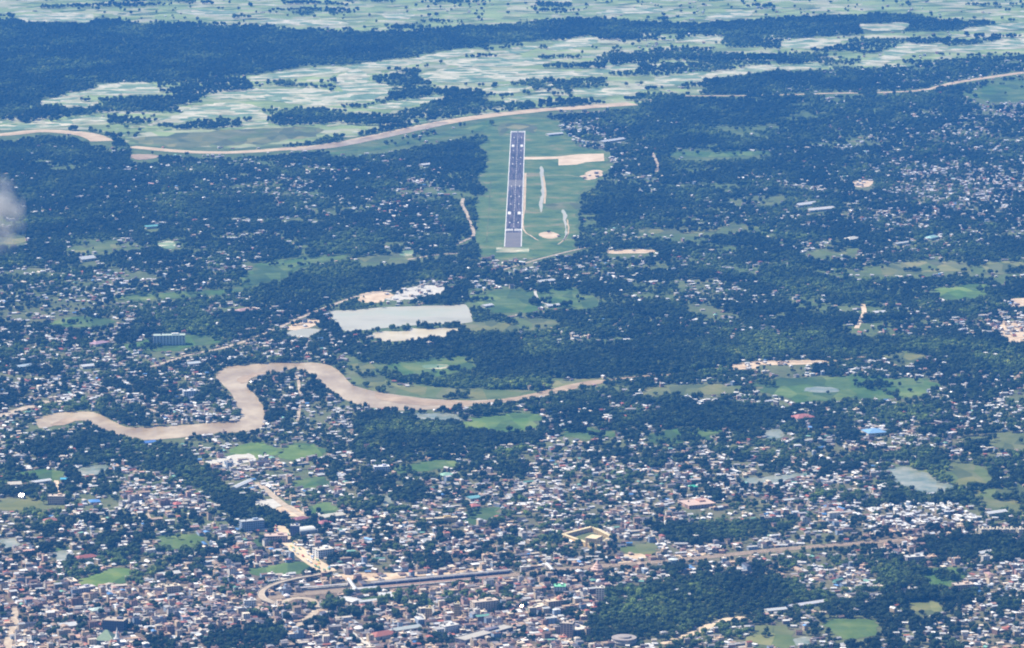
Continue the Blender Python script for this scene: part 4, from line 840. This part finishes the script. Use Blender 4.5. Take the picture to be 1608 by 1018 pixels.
# polished roofs that throw the sun back to the viewer
def glint(label, x, y, w, dm, color, mark):
    c = P(x, y); tc = (Vector((0, 0, H))-c).normalized(); hv = (tc+to_sun).normalized()
    tilt = math.acos(hv.z); th = math.atan2(hv.x, -hv.y); o = empty('polished_shed', c, th); tag(o, label, 'shed'); MARKS.append((mark, c.x, c.y))
    h = 5; rh = math.tan(tilt)*dm/2
    MB().box(-w/2, -dm/2, 0, w/2, dm/2, h).build('wall', M['wall'], o, (.5, .48, .46)); MB().gable(-w/2, -dm/2, h, w/2, dm/2, rh, 0).build('roof', M['metalroof'], o, color)
    MB().box(-1.5, -dm/2-.2, 0, 1.5, -dm/2+.1, 3).build('door', M['door'], o)
    footprint([(c.x-w/2, c.y-dm/2), (c.x+w/2, c.y-dm/2), (c.x+w/2, c.y+dm/2), (c.x-w/2, c.y+dm/2)], 3)
glint('dazzling polished metal roof flashing in the sun on the western grass', 35, 783, 10, 10, (.9, .84, .84), 'dazzling western roof')
glint('copper-red metal roof flashing in the sun in the town centre', 820, 957, 6, 6, (.85, .42, .3), 'flashing copper roof')
# vehicles on the market road
VB = [(.78, .62, .2), (.7, .7, .68), (.2, .35, .6), (.55, .14, .1), (.25, .45, .3)]; VN = ['yellow', 'white', 'blue', 'red', 'green']
pth = smooth([(436, 824), (446, 842), (458, 856), (472, 868), (488, 880), (503, 890), (514, 897)], 8, False)
rr = random.Random(21); used = {}
SPOT = ['near the top of the market road', 'beside the pinkish market block', 'halfway down the market road', 'below the white market-road block', 'near the foot of the market road']
bp = proto = None
def veh_mesh(nm, fn, m):
    b = MB(); fn(b); me = bpy.data.meshes.new(nm); me.from_pydata(b.v, [], b.f); me.update(); me.materials.append(m); return me
VM = {'bus': [('body', veh_mesh('body', lambda b: b.box(-5, -1.25, .5, 5, 1.25, 3.1), M['wall'])), ('window', veh_mesh('window', lambda b: b.box(-4.6, -1.29, 1.7, 4.6, 1.29, 2.5), M['glass'])), ('wheel', veh_mesh('wheel', lambda b: b.box(-3.6, -1.3, 0, -2.7, 1.3, .9), M['tank'])), ('wheel', veh_mesh('wheel', lambda b: b.box(2.7, -1.3, 0, 3.6, 1.3, .9), M['tank']))],
 'truck': [('cargo_bed', veh_mesh('cargo_bed', lambda b: b.box(-4, -1.2, .9, 1.6, 1.2, 3.2), M['wall'])), ('cab', veh_mesh('cab', lambda b: b.box(1.9, -1.15, .6, 3.9, 1.15, 2.8), M['wall'])), ('wheel', veh_mesh('wheel', lambda b: b.box(-3.2, -1.25, 0, -2.3, 1.25, .9), M['tank'])), ('wheel', veh_mesh('wheel', lambda b: b.box(2.4, -1.25, 0, 3.3, 1.25, .9), M['tank']))]}
cnt = {}
for k in range(34):
    i = int(k/34*(len(pth)-1)); p = P(*pth[i]); q = P(*pth[min(i+1, len(pth)-1)]); d = (q-p).normalized(); n = Vector((-d.y, d.x, 0))
    ty = 'bus' if rr.random() < .5 else 'truck'; ci = rr.randrange(5); loc = p+(q-p)*rr.random()+n*rr.choice([-9, -5, 5, 9])*rr.uniform(.8, 1.1)
    o = empty(ty, (loc.x, loc.y, .56), math.atan2(d.y, d.x)+rr.uniform(-.1, .1)); sp_ = SPOT[int(k/34*5)]; key = (VN[ci], ty, sp_); cnt[key] = cnt.get(key, 0)+1; used.setdefault(key, []).append(o)
    tag(o, None, ty, 'buses and trucks on the market road')
    for nm, me in VM[ty]:
        e = link(bpy.data.objects.new(nm, me), o); e.color = (*VB[ci], 1)
for (cn, ty, sp_), L in used.items():
    for i, o in enumerate(L): o['label'] = f'{cn} {ty} {sp_}' if len(L) == 1 else f'{["uppermost", "next", "third", "fourth", "fifth", "sixth"][i]} of the {cn} {ty if ty != "bus" else "buse"}s {sp_}'
# drifting cloud scrap
def cloud():
    c = Vector((0, 0, 0)); D_ = 5200.0; x, y = -10, 338
    d = Vector(((x-CX)/FPX, cp+(CY-y)/FPX*sp, -sp+(CY-y)/FPX*cp)).normalized(); c = Vector((0, 0, H))+d*D_
    bm = bmesh.new(); bmesh.ops.create_icosphere(bm, subdivisions=3, radius=1)
    for v in bm.verts: v.co = Vector((v.co.x*50, v.co.y*60, v.co.z*62))*(1+.2*mnoise.noise(v.co*1.5))
    me = bpy.data.meshes.new('cloud'); bm.to_mesh(me); bm.free()
    m = bpy.data.materials.new('cloud_vapour'); m.use_nodes = True; t = m.node_tree; t.nodes.clear(); ou = t.nodes.new('ShaderNodeOutputMaterial'); pv = t.nodes.new('ShaderNodeVolumePrincipled')
    t.links.new(pv.outputs[0], ou.inputs['Volume']); pv.inputs['Color'].default_value = (.95, .97, 1, 1)
    tc = t.nodes.new('ShaderNodeTexCoord'); nz = t.nodes.new('ShaderNodeTexNoise'); nz.inputs['Scale'].default_value = .045; nz.inputs['Detail'].default_value = 5; t.links.new(tc.outputs['Object'], nz.inputs['Vector'])
    mp = t.nodes.new('ShaderNodeMapping'); mp.inputs['Scale'].default_value = (1/50, 1/60, 1/62); t.links.new(tc.outputs['Object'], mp.inputs[0])
    ln = t.nodes.new('ShaderNodeVectorMath'); ln.operation = 'LENGTH'; t.links.new(mp.outputs[0], ln.inputs[0])
    r1 = t.nodes.new('ShaderNodeMapRange'); r1.inputs[1].default_value = .25; r1.inputs[2].default_value = .95; r1.inputs[3].default_value = 1; r1.inputs[4].default_value = 0; t.links.new(ln.outputs['Value'], r1.inputs[0])
    r2 = t.nodes.new('ShaderNodeMapRange'); r2.inputs[1].default_value = .42; r2.inputs[2].default_value = .66; r2.inputs[3].default_value = 0; r2.inputs[4].default_value = .05; t.links.new(nz.outputs['Fac'], r2.inputs[0])
    mu = t.nodes.new('ShaderNodeMath'); mu.operation = 'MULTIPLY'; t.links.new(r1.outputs[0], mu.inputs[0]); t.links.new(r2.outputs[0], mu.inputs[1]); t.links.new(mu.outputs[0], pv.inputs['Density'])
    me.materials.append(m); o = link(bpy.data.objects.new('cloud', me)); o.location = c
    tag(o, 'thin scrap of white cloud drifting at the western edge', 'cloud', kind='stuff')
cloud()

# ------------------------------------------------------------------ houses
ROOFS = {'white': (.80, .79, .76), 'pale grey': (.58, .56, .53), 'grey': (.34, .31, .30), 'cream': (.74, .64, .50), 'tan': (.52, .37, .25), 'brown': (.22, .14, .11), 'rust red': (.42, .14, .09), 'dark grey': (.12, .11, .13), 'blue': (.12, .28, .56), 'green': (.20, .42, .32), 'pink': (.56, .34, .28)}
CITY_W = dict(zip(ROOFS, (12, 7, 14, 11, 19, 22, 5, 16, 1, 1, 5))); VILL_W = dict(zip(ROOFS, (30, 20, 16, 8, 8, 7, 4, 7, 1.2, 2, 2)))
WALLS = {'white': (.70, .66, .60), 'cream': (.60, .48, .34), 'pink': (.52, .33, .28), 'grey': (.32, .28, .27), 'brown': (.26, .16, .12), 'blue': (.30, .38, .50), 'tan': (.5, .4, .28)}
ANG = math.atan2((P(800, 897)-P(568, 918)).y, (P(800, 897)-P(568, 918)).x)      # the direction of the railway and of the town's streets
WHITE_ZONE = raster([(952, 238), (990, 244), (990, 264), (950, 264)]) | raster([(868, 196), (905, 192), (960, 222), (935, 232), (890, 218)]) | raster([(1365, 800), (1400, 793), (1500, 790), (1535, 805), (1545, 822), (1480, 830), (1400, 834), (1362, 826)]) | raster([(1480, 620), (1608, 615), (1608, 690), (1560, 680)]) | raster([(1000, 605), (1160, 590), (1400, 570), (1480, 600), (1400, 640), (1180, 640), (1000, 625)])
def gen_houses():
    cell = 12.5; ca, sa = math.cos(ANG), math.sin(ANG)
    a = np.arange(-720, 720)*cell; U, Vv = np.meshgrid(a, a); Y0 = 12000.0
    U = U+R.uniform(-2.2, 2.2, U.shape); Vv = Vv+R.uniform(-2.2, 2.2, U.shape)
    ii = np.round((U)/cell); jj = np.round(Vv/cell)
    X = U*ca-Vv*sa; Y = U*sa+Vv*ca+Y0
    k = (np.abs(X) < Y*.15+150) & (Y > 5700) & (Y < 18500)
    X, Y, ii, jj = X[k], Y[k], ii[k], jj[k]
    x, y = w2px(X, Y); B_ = bdens(x, y)
    wz = samp(WHITE_ZONE, x, y); B_ = np.where(wz, np.maximum(B_, np.where(y > 780, 9, 3.6)), B_)
    B_ = np.where(samp(OPEN_M, x, y), np.maximum(B_, 5.8), B_)
    clu = .5*fnoise(X, Y, 210, 1)+.5*fnoise(X, Y, 70, 21); clu = np.clip((clu-.34)/.32, 0, 1)
    p = np.clip((B_/9)**1.25*(.30+1.35*clu), 0, .97)*np.where(B_ > 7.5, 1.3, 1); p = np.clip(p, 0, .96)
    p = np.where(B_ < 6.5, p*.82, p); p = np.where(wz & (y > 780), .88, p); p = np.where(B_ < .5, .004, np.maximum(p, .02))
    p = np.where(samp(forest_m, x, y), p*.04, p); p = np.where(samp(farm_m, x, y), p*.35, p)
    street = (B_ > 6) & (((ii % 6) == 0) | ((jj % 5) == 0) & (vnoise(X, Y, 200, 8) > .4)); p = np.where(street, p*.15, p)
    k = (R.random(len(X)) < p) & ~samp(NO_HOUSE, x, y) & ~taken(X, Y)
    X, Y, B_, x, y, wz = X[k], Y[k], B_[k], x[k], y[k], wz[k]
    out = []; rr = random.Random(11); roofn = list(ROOFS); walln = list(WALLS)
    for i in range(len(X)):
        city = rr.random() < (B_[i]-5.2)/2.5 and not wz[i]
        far = max(0, min(1, (Y[i]-8500)/5000))
        if city:
            w, d = rr.uniform(7, 13.5), rr.uniform(7, 12); fl = rr.choices([1, 2, 3, 4, 5], [42, 34, 14, 7, 3])[0]; h = fl*2.9
            if rr.random() < .10: w *= rr.uniform(1.5, 2.3)
            form = rr.choices(['flat', 'gable', 'hip'], [46, 40, 14])[0]
            rc = rr.choices(roofn, [CITY_W[c] for c in roofn])[0]; rot = ANG+rr.gauss(0, .05)+(math.pi/2 if rr.random() < .4 else 0)
        else:
            w, d = rr.uniform(6.5, 12), rr.uniform(5.5, 8.5); fl = rr.choices([1, 2, 3], [74, 20, 6])[0]; h = fl*2.9
            if rr.random() < .08: w *= rr.uniform(1.4, 2.4)
            form = rr.choices(['flat', 'gable', 'hip'], [30, 52, 18])[0]
            rc = rr.choices(roofn, [VILL_W[c]*(9 if wz[i] and c == 'white' else 1) for c in roofn])[0]; rot = ANG+rr.uniform(-.5, .5)+(math.pi/2 if rr.random() < .35 else 0)
        if y[i] < 480 and rr.random() < .22 or wz[i] and y[i] > 780 and rr.random() < .7: rc = 'white'
        if form == 'flat' and rc in ('blue', 'green'): rc = 'grey'
        wc = rr.choice(walln); rh = 0 if form == 'flat' else rr.uniform(1.0, 2.3)
        out.append(dict(X=float(X[i]), Y=float(Y[i]), x=float(x[i]), y=float(y[i]), w=w, d=d, h=h, fl=fl, form=form, rc=rc, wc=wc, rot=rot, rh=rh, city=city, tin=(form != 'flat') and rr.random() < .8,
            tank=rr.random() < .5, j=rr.uniform(.85, 1.15)))
        occupy(X[i], Y[i], max(w, d)*.5)
        if B_[i] < 6.2 and rr.random() < .75:
            occupy(X[i], Y[i]-11, 6)
            if rr.random() < .6: occupy(X[i], Y[i]-20, 6); occupy(X[i], Y[i]-29, 3)
    return out
HOUSES = gen_houses()
inview = [h for h in HOUSES if 4 < h['x'] < 1604 and 12 < h['y'] < 1014]
inview.sort(key=lambda h: -(max(h['w'], 9)*(h['h']+h['rh']+3)/(h['Y']**2+H*H)**1.25))
SINGLE = inview[:300]; sset = set(id(h) for h in SINGLE)

def house_stuff():
    V = []; F = []; C = []; Wl = []; T = []
    def add(vs, fs, ca_, sa_, X, Y):
        b = len(V)
        for (a, c, z) in vs: V.append((X+a*ca_-c*sa_, Y+a*sa_+c*ca_, z))
        for f, col, wl, t in fs: F.append(tuple(b+i for i in f)); C.append(col); Wl.append(wl); T.append(t)
    for hs in HOUSES:
        if id(hs) in sset: continue
        ca_, sa_ = math.cos(hs['rot']), math.sin(hs['rot']); w, d, h, rh = hs['w']/2, hs['d']/2, hs['h'], hs['rh']; j = hs['j']
        rc = tuple(min(.85, c*j) for c in ROOFS[hs['rc']]); wc = tuple(c*j for c in WALLS[hs['wc']]); t = 1.0 if hs['tin'] else 0.0
        vs = [(-w, -d, 0), (w, -d, 0), (w, d, 0), (-w, d, 0), (-w, -d, h), (w, -d, h), (w, d, h), (-w, d, h)]
        fs = [((0, 1, 5, 4), wc, 1, 0), ((1, 2, 6, 5), wc, 1, 0), ((2, 3, 7, 6), wc, 1, 0), ((3, 0, 4, 7), wc, 1, 0)]
        if hs['form'] == 'flat':
            o = .35; vs += [(-w-o, -d-o, h), (w+o, -d-o, h), (w+o, d+o, h), (-w-o, d+o, h), (-w-o, -d-o, h+.5), (w+o, -d-o, h+.5), (w+o, d+o, h+.5), (-w-o, d+o, h+.5)]
            fs += [((8, 9, 13, 12), wc, 0, 0), ((9, 10, 14, 13), wc, 0, 0), ((10, 11, 15, 14), wc, 0, 0), ((11, 8, 12, 15), wc, 0, 0), ((12, 13, 14, 15), rc, 0, 0)]
            if hs['Y'] < 9500 and hs['fl'] > 1:
                a0, b0 = w*.2, d*.1; a1, b1 = w*.75, d*.75; z0, z1 = h+.5, h+2.9
                k = len(vs); vs += [(a0, b0, z0), (a1, b0, z0), (a1, b1, z0), (a0, b1, z0), (a0, b0, z1), (a1, b0, z1), (a1, b1, z1), (a0, b1, z1)]
                fs += [((k, k+1, k+5, k+4), wc, 0, 0), ((k+1, k+2, k+6, k+5), wc, 0, 0), ((k+2, k+3, k+7, k+6), wc, 0, 0), ((k+3, k, k+4, k+7), wc, 0, 0), ((k+4, k+5, k+6, k+7), rc, 0, 0)]
        else:
            o = .6; kx = 0 if hs['form'] == 'gable' else min(d, w*.8); W_, D_ = w+o, d+o
            vs += [(-W_, -D_, h), (W_, -D_, h), (W_, D_, h), (-W_, D_, h), (-W_+kx, 0, h+rh), (W_-kx, 0, h+rh)]
            fs += [((8, 9, 13, 12), rc, 0, t), ((10, 11, 12, 13), rc, 0, t), ((9, 10, 13), rc if kx else wc, 0, t), ((11, 8, 12), rc if kx else wc, 0, t)]
        add(vs, fs, ca_, sa_, hs['X'], hs['Y'])
    me = bpy.data.meshes.new('houses'); me.from_pydata(V, [], F); me.update()
    c = me.attributes.new('col', 'FLOAT_COLOR', 'FACE'); c.data.foreach_set('color', np.array([(*q, 1) for q in C], 'f').ravel())
    a = me.attributes.new('is_wall', 'FLOAT', 'FACE'); a.data.foreach_set('value', np.array(Wl, 'f'))
    a = me.attributes.new('tin', 'FLOAT', 'FACE'); a.data.foreach_set('value', np.array(T, 'f'))
    me.materials.append(M['town'])
    tag(link(bpy.data.objects.new('houses', me)), 'thousands of small pale and brown roofed houses of the town and its suburbs', 'houses', kind='stuff')
house_stuff()

# ---- labels: what, and where it stands against a landmark that can be found
ORD = ['nearest', 'second nearest', 'third nearest', 'fourth nearest', 'fifth nearest', 'sixth nearest', 'seventh nearest', 'eighth nearest', 'ninth nearest', 'tenth nearest', 'eleventh nearest', 'twelfth nearest']
def side(lm, X, Y):
    dx, dy = X-lm[1], Y-lm[2]
    if abs(dx) > abs(dy): return 'left of' if dx < 0 else 'right of'
    return 'in front of' if dy < 0 else 'behind'
def name_all(items, what):          # items: (key phrase, X, Y, obj); rank equal ones by distance from the landmark
    groups = {}
    for key, X, Y, o in items:
        lm = min(MARKS, key=lambda l: (l[1]-X)**2+(l[2]-Y)**2)
        s = side(lm, X, Y); groups.setdefault((key, s, lm[0]), []).append((math.hypot(lm[1]-X, lm[2]-Y), o))
    for (key, s, lm), L in groups.items():
        L.sort(key=lambda q: q[0])
        for r, (_, o) in enumerate(L):
            r_ = (ORD[r] if r < len(ORD) else '%dth nearest' % (r+1))
            o['label'] = f'{key} {what} {s} the {lm}' if len(L) == 1 else f'{key} {what}, {r_} such {s} the {lm}'

# prototypes of unit size (1 x 1 footprint, storey height 1) whose copies are scaled
def proto_mesh(name, fn, m):
    b = MB(); fn(b); me = bpy.data.meshes.new(name); me.from_pydata(b.v, [], b.f); me.update()
    for x in (m if isinstance(m, list) else [m]): me.materials.append(x)
    return me
def make_house(hs):
    o = empty('house', (hs['X'], hs['Y'], 0), hs['rot'])
    tag(o, None, 'house', 'houses and shops of the town')
    w, d, h, fl = hs['w'], hs['d'], hs['h'], hs['fl']
    j = hs['j']; wc = tuple(c*j for c in WALLS[hs['wc']]); rc = tuple(min(.85, c*j) for c in ROOFS[hs['rc']])
    def part(nm, me, sc, loc=(0, 0, 0), col=None):
        q = bpy.data.objects.new(nm, me); q.scale = sc; q.location = loc
        if col: q.color = (*col, 1)
        return link(q, o)
    part('wall', PM['wall'], (w, d, h), col=wc)
    if hs['form'] == 'flat':
        r = part('roof', PM['flat'], (w, d, 1), (0, 0, h), rc)
        if fl > 1: part('stair_head', PM['wall'], (w*.3, d*.35, 2.3), (w*.22, d*.2, h+.35), wc)
        if hs['tank']: part('water_tank', PM['tank'], (1, 1, 1), (-w*.25, d*.2, h+.35))
    else:
        part('roof', PM[hs['form']], (w, d, hs['rh']), (0, 0, h), rc).data = PM[hs['form']+('_tin' if hs['tin'] else '')]
    n = 3 if w > 10 else 2
    for f in range(fl):
        for i in range(n):
            part('window', PM['window'], (1, 1, 1), ((i+.5)/n*w-w/2, -d/2-.05, f*(h/fl)+.95))
        if f: part('window', PM['window_side'], (1, 1, 1), (-w/2-.05, 0, f*(h/fl)+.95))
    part('door', PM['door'], (1, 1, 1), (w/2+.05, 0, 0)) if not hs['city'] else None
    return o
PM = {'wall': proto_mesh('house_wall', lambda b: b.box(-.5, -.5, 0, .5, .5, 1), M['wall']),
 'flat': proto_mesh('flat_roof', lambda b: (b.box(-.53, -.53, 0, .53, .53, .35), b.box(-.53, -.53, .35, .53, -.50, .95), b.box(-.53, .50, .35, .53, .53, .95), b.box(-.53, -.5, .35, -.50, .5, .95), b.box(.50, -.5, .35, .53, .5, .95)), M['roofc']),
 'gable': proto_mesh('gable_roof', lambda b: b.gable(-.5, -.5, 0, .5, .5, 1, .05), M['roofc']), 'hip': proto_mesh('hip_roof', lambda b: b.hip(-.5, -.5, 0, .5, .5, 1, .05), M['roofc']),
 'gable_tin': proto_mesh('tin_gable_roof', lambda b: b.gable(-.5, -.5, 0, .5, .5, 1, .05), M['tin']), 'hip_tin': proto_mesh('tin_hip_roof', lambda b: b.hip(-.5, -.5, 0, .5, .5, 1, .05), M['tin']),
 'tank': proto_mesh('water_tank', lambda b: b.rev([(.8, 0), (.85, .1), (.85, 1.3), (.5, 1.6), (.2, 1.7)], n=10), M['tank']),
 'window': proto_mesh('window', lambda b: b.box(-.75, -.06, 0, .75, .06, 1.35), M['glass']), 'window_side': proto_mesh('window_side', lambda b: b.box(-.06, -.8, 0, .06, .8, 1.35), M['glass']),
 'door': proto_mesh('door', lambda b: b.box(-.06, -.55, 0, .06, .55, 2.1), M['door'])}
its = []
for hs in SINGLE:
    o = make_house(hs); fm = {'flat': 'flat-roofed', 'gable': 'gabled', 'hip': 'hip-roofed'}[hs['form']]
    its.append((f"{hs['rc']} {fm} {['', 'single-storey', 'two-storey', 'three-storey', 'four-storey', 'five-storey'][hs['fl']]}", hs['X'], hs['Y'], o))
name_all(its, 'house')

# ------------------------------------------------------------------ trees
def crown_geo(seed, rad, ht, lumps=8, leaves=90):
    rr = random.Random(seed); bm = bmesh.new(); z0 = ht*.28
    for k in range(lumps):
        a = rr.uniform(0, 6.28); e = rad*rr.uniform(.15, .62) if k else 0
        c = Vector((e*math.cos(a), e*math.sin(a), z0+(ht-z0)*(rr.uniform(.25, .72) if k else .55))); r = rad*rr.uniform(.34, .58)
        q = bmesh.ops.create_icosphere(bm, subdivisions=2 if k < 3 else 1, radius=r)['verts']
        for v in q:
            f = 1+.45*mnoise.noise(v.co*(2.2/r)+Vector((seed*3.1, k, 0)))+rr.uniform(-.12, .12)
            v.co = Vector((v.co.x*f, v.co.y*f, v.co.z*f*.8))+c
    for k in range(leaves):
        a = rr.uniform(0, 6.28); t = rr.uniform(0, 1); e = rad*(.55+.45*math.sin(t*3.1))*rr.uniform(.75, 1.12)
        c = Vector((e*math.cos(a)*(1-.3*t), e*math.sin(a)*(1-.3*t), z0+(ht-z0)*t*1.03)); s = rad*rr.uniform(.07, .16)
        n = Vector((rr.gauss(0, 1), rr.gauss(0, 1), rr.gauss(0, 1))).normalized(); u = n.orthogonal().normalized(); w = n.cross(u)
        bm.faces.new([bm.verts.new(c+u*s+w*s*.3), bm.verts.new(c-u*s*.4+w*s), bm.verts.new(c-u*s-w*s*.5), bm.verts.new(c+u*s*.2-w*s)])
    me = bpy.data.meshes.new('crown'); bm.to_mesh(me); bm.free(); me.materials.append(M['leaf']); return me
def trunk_geo(seed, ht, rad):
    rr = random.Random(seed); b = MB(); lean = (rr.uniform(-.6, .6), rr.uniform(-.6, .6)); n = 7
    prof = [(rad*.085, 0), (rad*.06, ht*.12), (rad*.045, ht*.35), (rad*.03, ht*.6)]
    for r, z in prof:
        for k in range(n): a = 6.283*k/n; b.v.append((lean[0]*z/ht+r*math.cos(a), lean[1]*z/ht+r*math.sin(a), z))
    for i in range(3):
        for k in range(n): b.f.append((i*n+k, i*n+(k+1) % n, (i+1)*n+(k+1) % n, (i+1)*n+k))
    for q in range(4):
        a = q*1.57+rr.uniform(-.4, .4); z = ht*rr.uniform(.28, .4); e = rad*.5; k0 = len(b.v); r = rad*.022
        b.v += [(0, -r, z), (0, r, z), (0, 0, z+2*r), (e*math.cos(a), e*math.sin(a), z+ht*.2)]; b.f += [(k0, k0+1, k0+3), (k0+1, k0+2, k0+3), (k0+2, k0, k0+3)]
    me = bpy.data.meshes.new('trunk'); me.from_pydata(b.v, [], b.f); me.update(); me.materials.append(M['trunk']); return me
TV = []            # variants: radius, height
for s, (r_, h_, lu) in enumerate([(5.2, 9.5, 9), (4.4, 11.5, 8), (6.4, 10.5, 11), (3.4, 8, 6), (5.0, 13, 9), (6.0, 8.5, 10), (3.8, 10, 7)]):
    TV.append((crown_geo(s+1, r_, h_, lu), trunk_geo(s+1, h_, r_), r_, h_))
def gen_trees():
    pts = []
    for (y0, y1, cell, sc) in ((5650, 9500, 8.8, (.8, 1.35)), (9500, 12600, 11.0, (.9, 1.4)), (12600, 18600, 16.0, (1.15, 1.6))):
        xm = y1*.15+150
        X, Y = np.meshgrid(np.arange(-xm, xm, cell), np.arange(y0, y1, cell))
        X = (X+R.uniform(-.5, .5, X.shape)*cell).ravel(); Y = (Y+R.uniform(-.5, .5, Y.shape)*cell).ravel()
        x, y = w2px(X, Y); B_ = bdens(x, y)
        k = np.abs(X) < Y*.15+120
        fn = np.where(B_ > 3.5, .35*fnoise(X, Y, 130, 4)+.65*(.5+1.0*(fnoise(X, Y, 58, 24)-.5)), fnoise(X, Y, 130, 4)); big = vnoise(X, Y, 420, 6)
        p = np.clip(1.10-.120*B_, .12, .95)*np.clip((fn-.30)/.16, .04, 1.25)
        p = np.where(B_ < 6, np.maximum(p, .9*(fn > .55)), p)
        p = np.where(samp(farm_m, x, y), np.where(fnoise(X*.45, Y*1.3, 210, 7) > np.where(y < 42, .73, np.where(X > 600, .545, .565)), .8, .015)+np.where((np.abs(np.mod(Y+.22*X+420*fnoise(X, Y, 700, 17), 330)-165) < 14) & (vnoise(X, Y, 230, 18) > .62) & (y > 45), .4, 0), p)
        p = np.where((B_ >= 6) & (fnoise(X, Y, 60, 14) > .54), .85, np.where(B_ >= 6, np.maximum(p, .16), p))
        p = np.where(samp(WHITE_ZONE, x, y) & (y > 780), .12, p)
        p = np.where(samp(OPEN_M, x, y), p*.38, p)
        p = np.where(samp(forest_m, x, y), .97, p)
        k &= (R.random(len(X)) < p) & ~taken(X, Y)
        fm_ = samp(FIELD_M, x, y)
        k &= ~samp(NO_TREE, x, y) | fm_ & ((fnoise(X, Y, 60, 9) > .66) | (R.random(len(X)) < .004)) | (R.random(len(X)) < .012)*(y > 240) & ~samp(NO_HOUSE, x, y)
        for a, b, c in zip(X[k], Y[k], samp(forest_m, x, y)[k]): pts.append((a, b, R.uniform(*sc)*(1.05 if c else 1)*(.72+.6*float(vnoise(a, b, 160, 15)))))
    return pts
TR = gen_trees()
vis = []
for i, (a, b, s) in enumerate(TR):
    x, y = w2px(a, b)
    if 6 < x < 1602 and 12 < y < 1017: vis.append((-s/(b*b+H*H)**1.0, i, x, y))
vis.sort(); tsel = set(q[1] for q in vis[:300])
its = []
for i in tsel:
    a, b, s = TR[i]; v = random.Random(i).randrange(len(TV)); cr, tr, r_, h_ = TV[v]
    o = empty('broadleaf_tree', (a, b, 0), random.Random(i+5).uniform(0, 6.28), (s, s, s*random.Random(i).uniform(.9, 1.15)))
    tag(o, None, 'tree', 'broadleaf trees among the houses')
    link(bpy.data.objects.new('trunk', tr), o); link(bpy.data.objects.new('crown', cr), o)
    sz = 'small' if r_*s < 3.8 else 'broad' if r_*s > 5.3 else 'medium'
    its.append((f"{sz} {'tall' if h_ > 10.8 else 'spreading' if r_ > 5.5 else 'rounded'} green", a, b, o))
name_all(its, 'tree')
def tree_stuff():
    rest = [i for i in range(len(TR)) if i not in tsel]
    n = len(rest); co = np.array([(TR[i][0], TR[i][1], 0.0) for i in rest], 'f')
    me = bpy.data.meshes.new('woodland'); me.vertices.add(n); me.vertices.foreach_set('co', co.ravel())
    def at(nm, ty, arr, key='value'):
        a = me.attributes.new(nm, ty, 'POINT'); a.data.foreach_set(key, arr.ravel())
    sc = np.array([TR[i][2] for i in rest]); at('tscale', 'FLOAT_VECTOR', np.stack([sc, sc, sc*R.uniform(.8, 1.15, n)], -1).astype('f'), 'vector')
    at('trot', 'FLOAT', R.uniform(0, 6.283, n).astype('f')); at('tvar', 'INT', R.integers(0, len(TV), n).astype('i'))
    pc = bpy.data.collections.new('tree_kinds')
    for k, (cr, tr, r_, h_) in enumerate(TV):
        bm = bmesh.new(); bm.from_mesh(cr); nf = len(bm.faces); bm.from_mesh(tr)
        for f in list(bm.faces)[nf:]: f.material_index = 1
        m2 = bpy.data.meshes.new('tree_kind'); bm.to_mesh(m2); bm.free(); m2.materials.append(M['leaf']); m2.materials.append(M['trunk'])
        pc.objects.link(bpy.data.objects.new('tree_kind_%02d' % k, m2))
    ng = bpy.data.node_groups.new('scatter_trees', 'GeometryNodeTree')
    ng.interface.new_socket('Geometry', in_out='INPUT', socket_type='NodeSocketGeometry'); ng.interface.new_socket('Geometry', in_out='OUTPUT', socket_type='NodeSocketGeometry')
    nn = ng.nodes; gi = nn.new('NodeGroupInput'); go = nn.new('NodeGroupOutput'); ci = nn.new('GeometryNodeCollectionInfo'); ci.inputs['Collection'].default_value = pc
    ci.inputs['Separate Children'].default_value = True; ci.inputs['Reset Children'].default_value = True
    ip = nn.new('GeometryNodeInstanceOnPoints'); ip.inputs['Pick Instance'].default_value = True
    def na(nm, ty): q = nn.new('GeometryNodeInputNamedAttribute'); q.data_type = ty; q.inputs['Name'].default_value = nm; return q.outputs['Attribute']
    l = ng.links.new; l(gi.outputs[0], ip.inputs['Points']); l(ci.outputs[0], ip.inputs['Instance']); l(na('tvar', 'INT'), ip.inputs['Instance Index'])
    cx = nn.new('ShaderNodeCombineXYZ'); l(na('trot', 'FLOAT'), cx.inputs[2]); l(cx.outputs[0], ip.inputs['Rotation']); l(na('tscale', 'FLOAT_VECTOR'), ip.inputs['Scale'])
    l(ip.outputs[0], go.inputs[0])
    o = link(bpy.data.objects.new('woodland', me)); md = o.modifiers.new('scatter', 'NODES'); md.node_group = ng
    tag(o, 'endless dark green tree cover between houses, fields and river', 'woodland', kind='stuff')
tree_stuff()
print('houses', len(HOUSES), 'trees', len(TR))

# ------------------------------------------------------------------ haze
hb = MB().box(-16400, -4400, -1, 16400, 33400, H+12)
hm = bpy.data.materials.new('haze'); hm.use_nodes = True; t_ = hm.node_tree; t_.nodes.clear()
ou = t_.nodes.new('ShaderNodeOutputMaterial'); pv = t_.nodes.new('ShaderNodeVolumePrincipled'); t_.links.new(pv.outputs[0], ou.inputs['Volume'])
pv.inputs['Density'].default_value = HAZE_DENSITY; pv.inputs['Color'].default_value = (*HAZE_COLOR, 1)
tag(hb.build('haze', hm), 'blue humid haze filling the air over the plain', 'haze', kind='stuff')
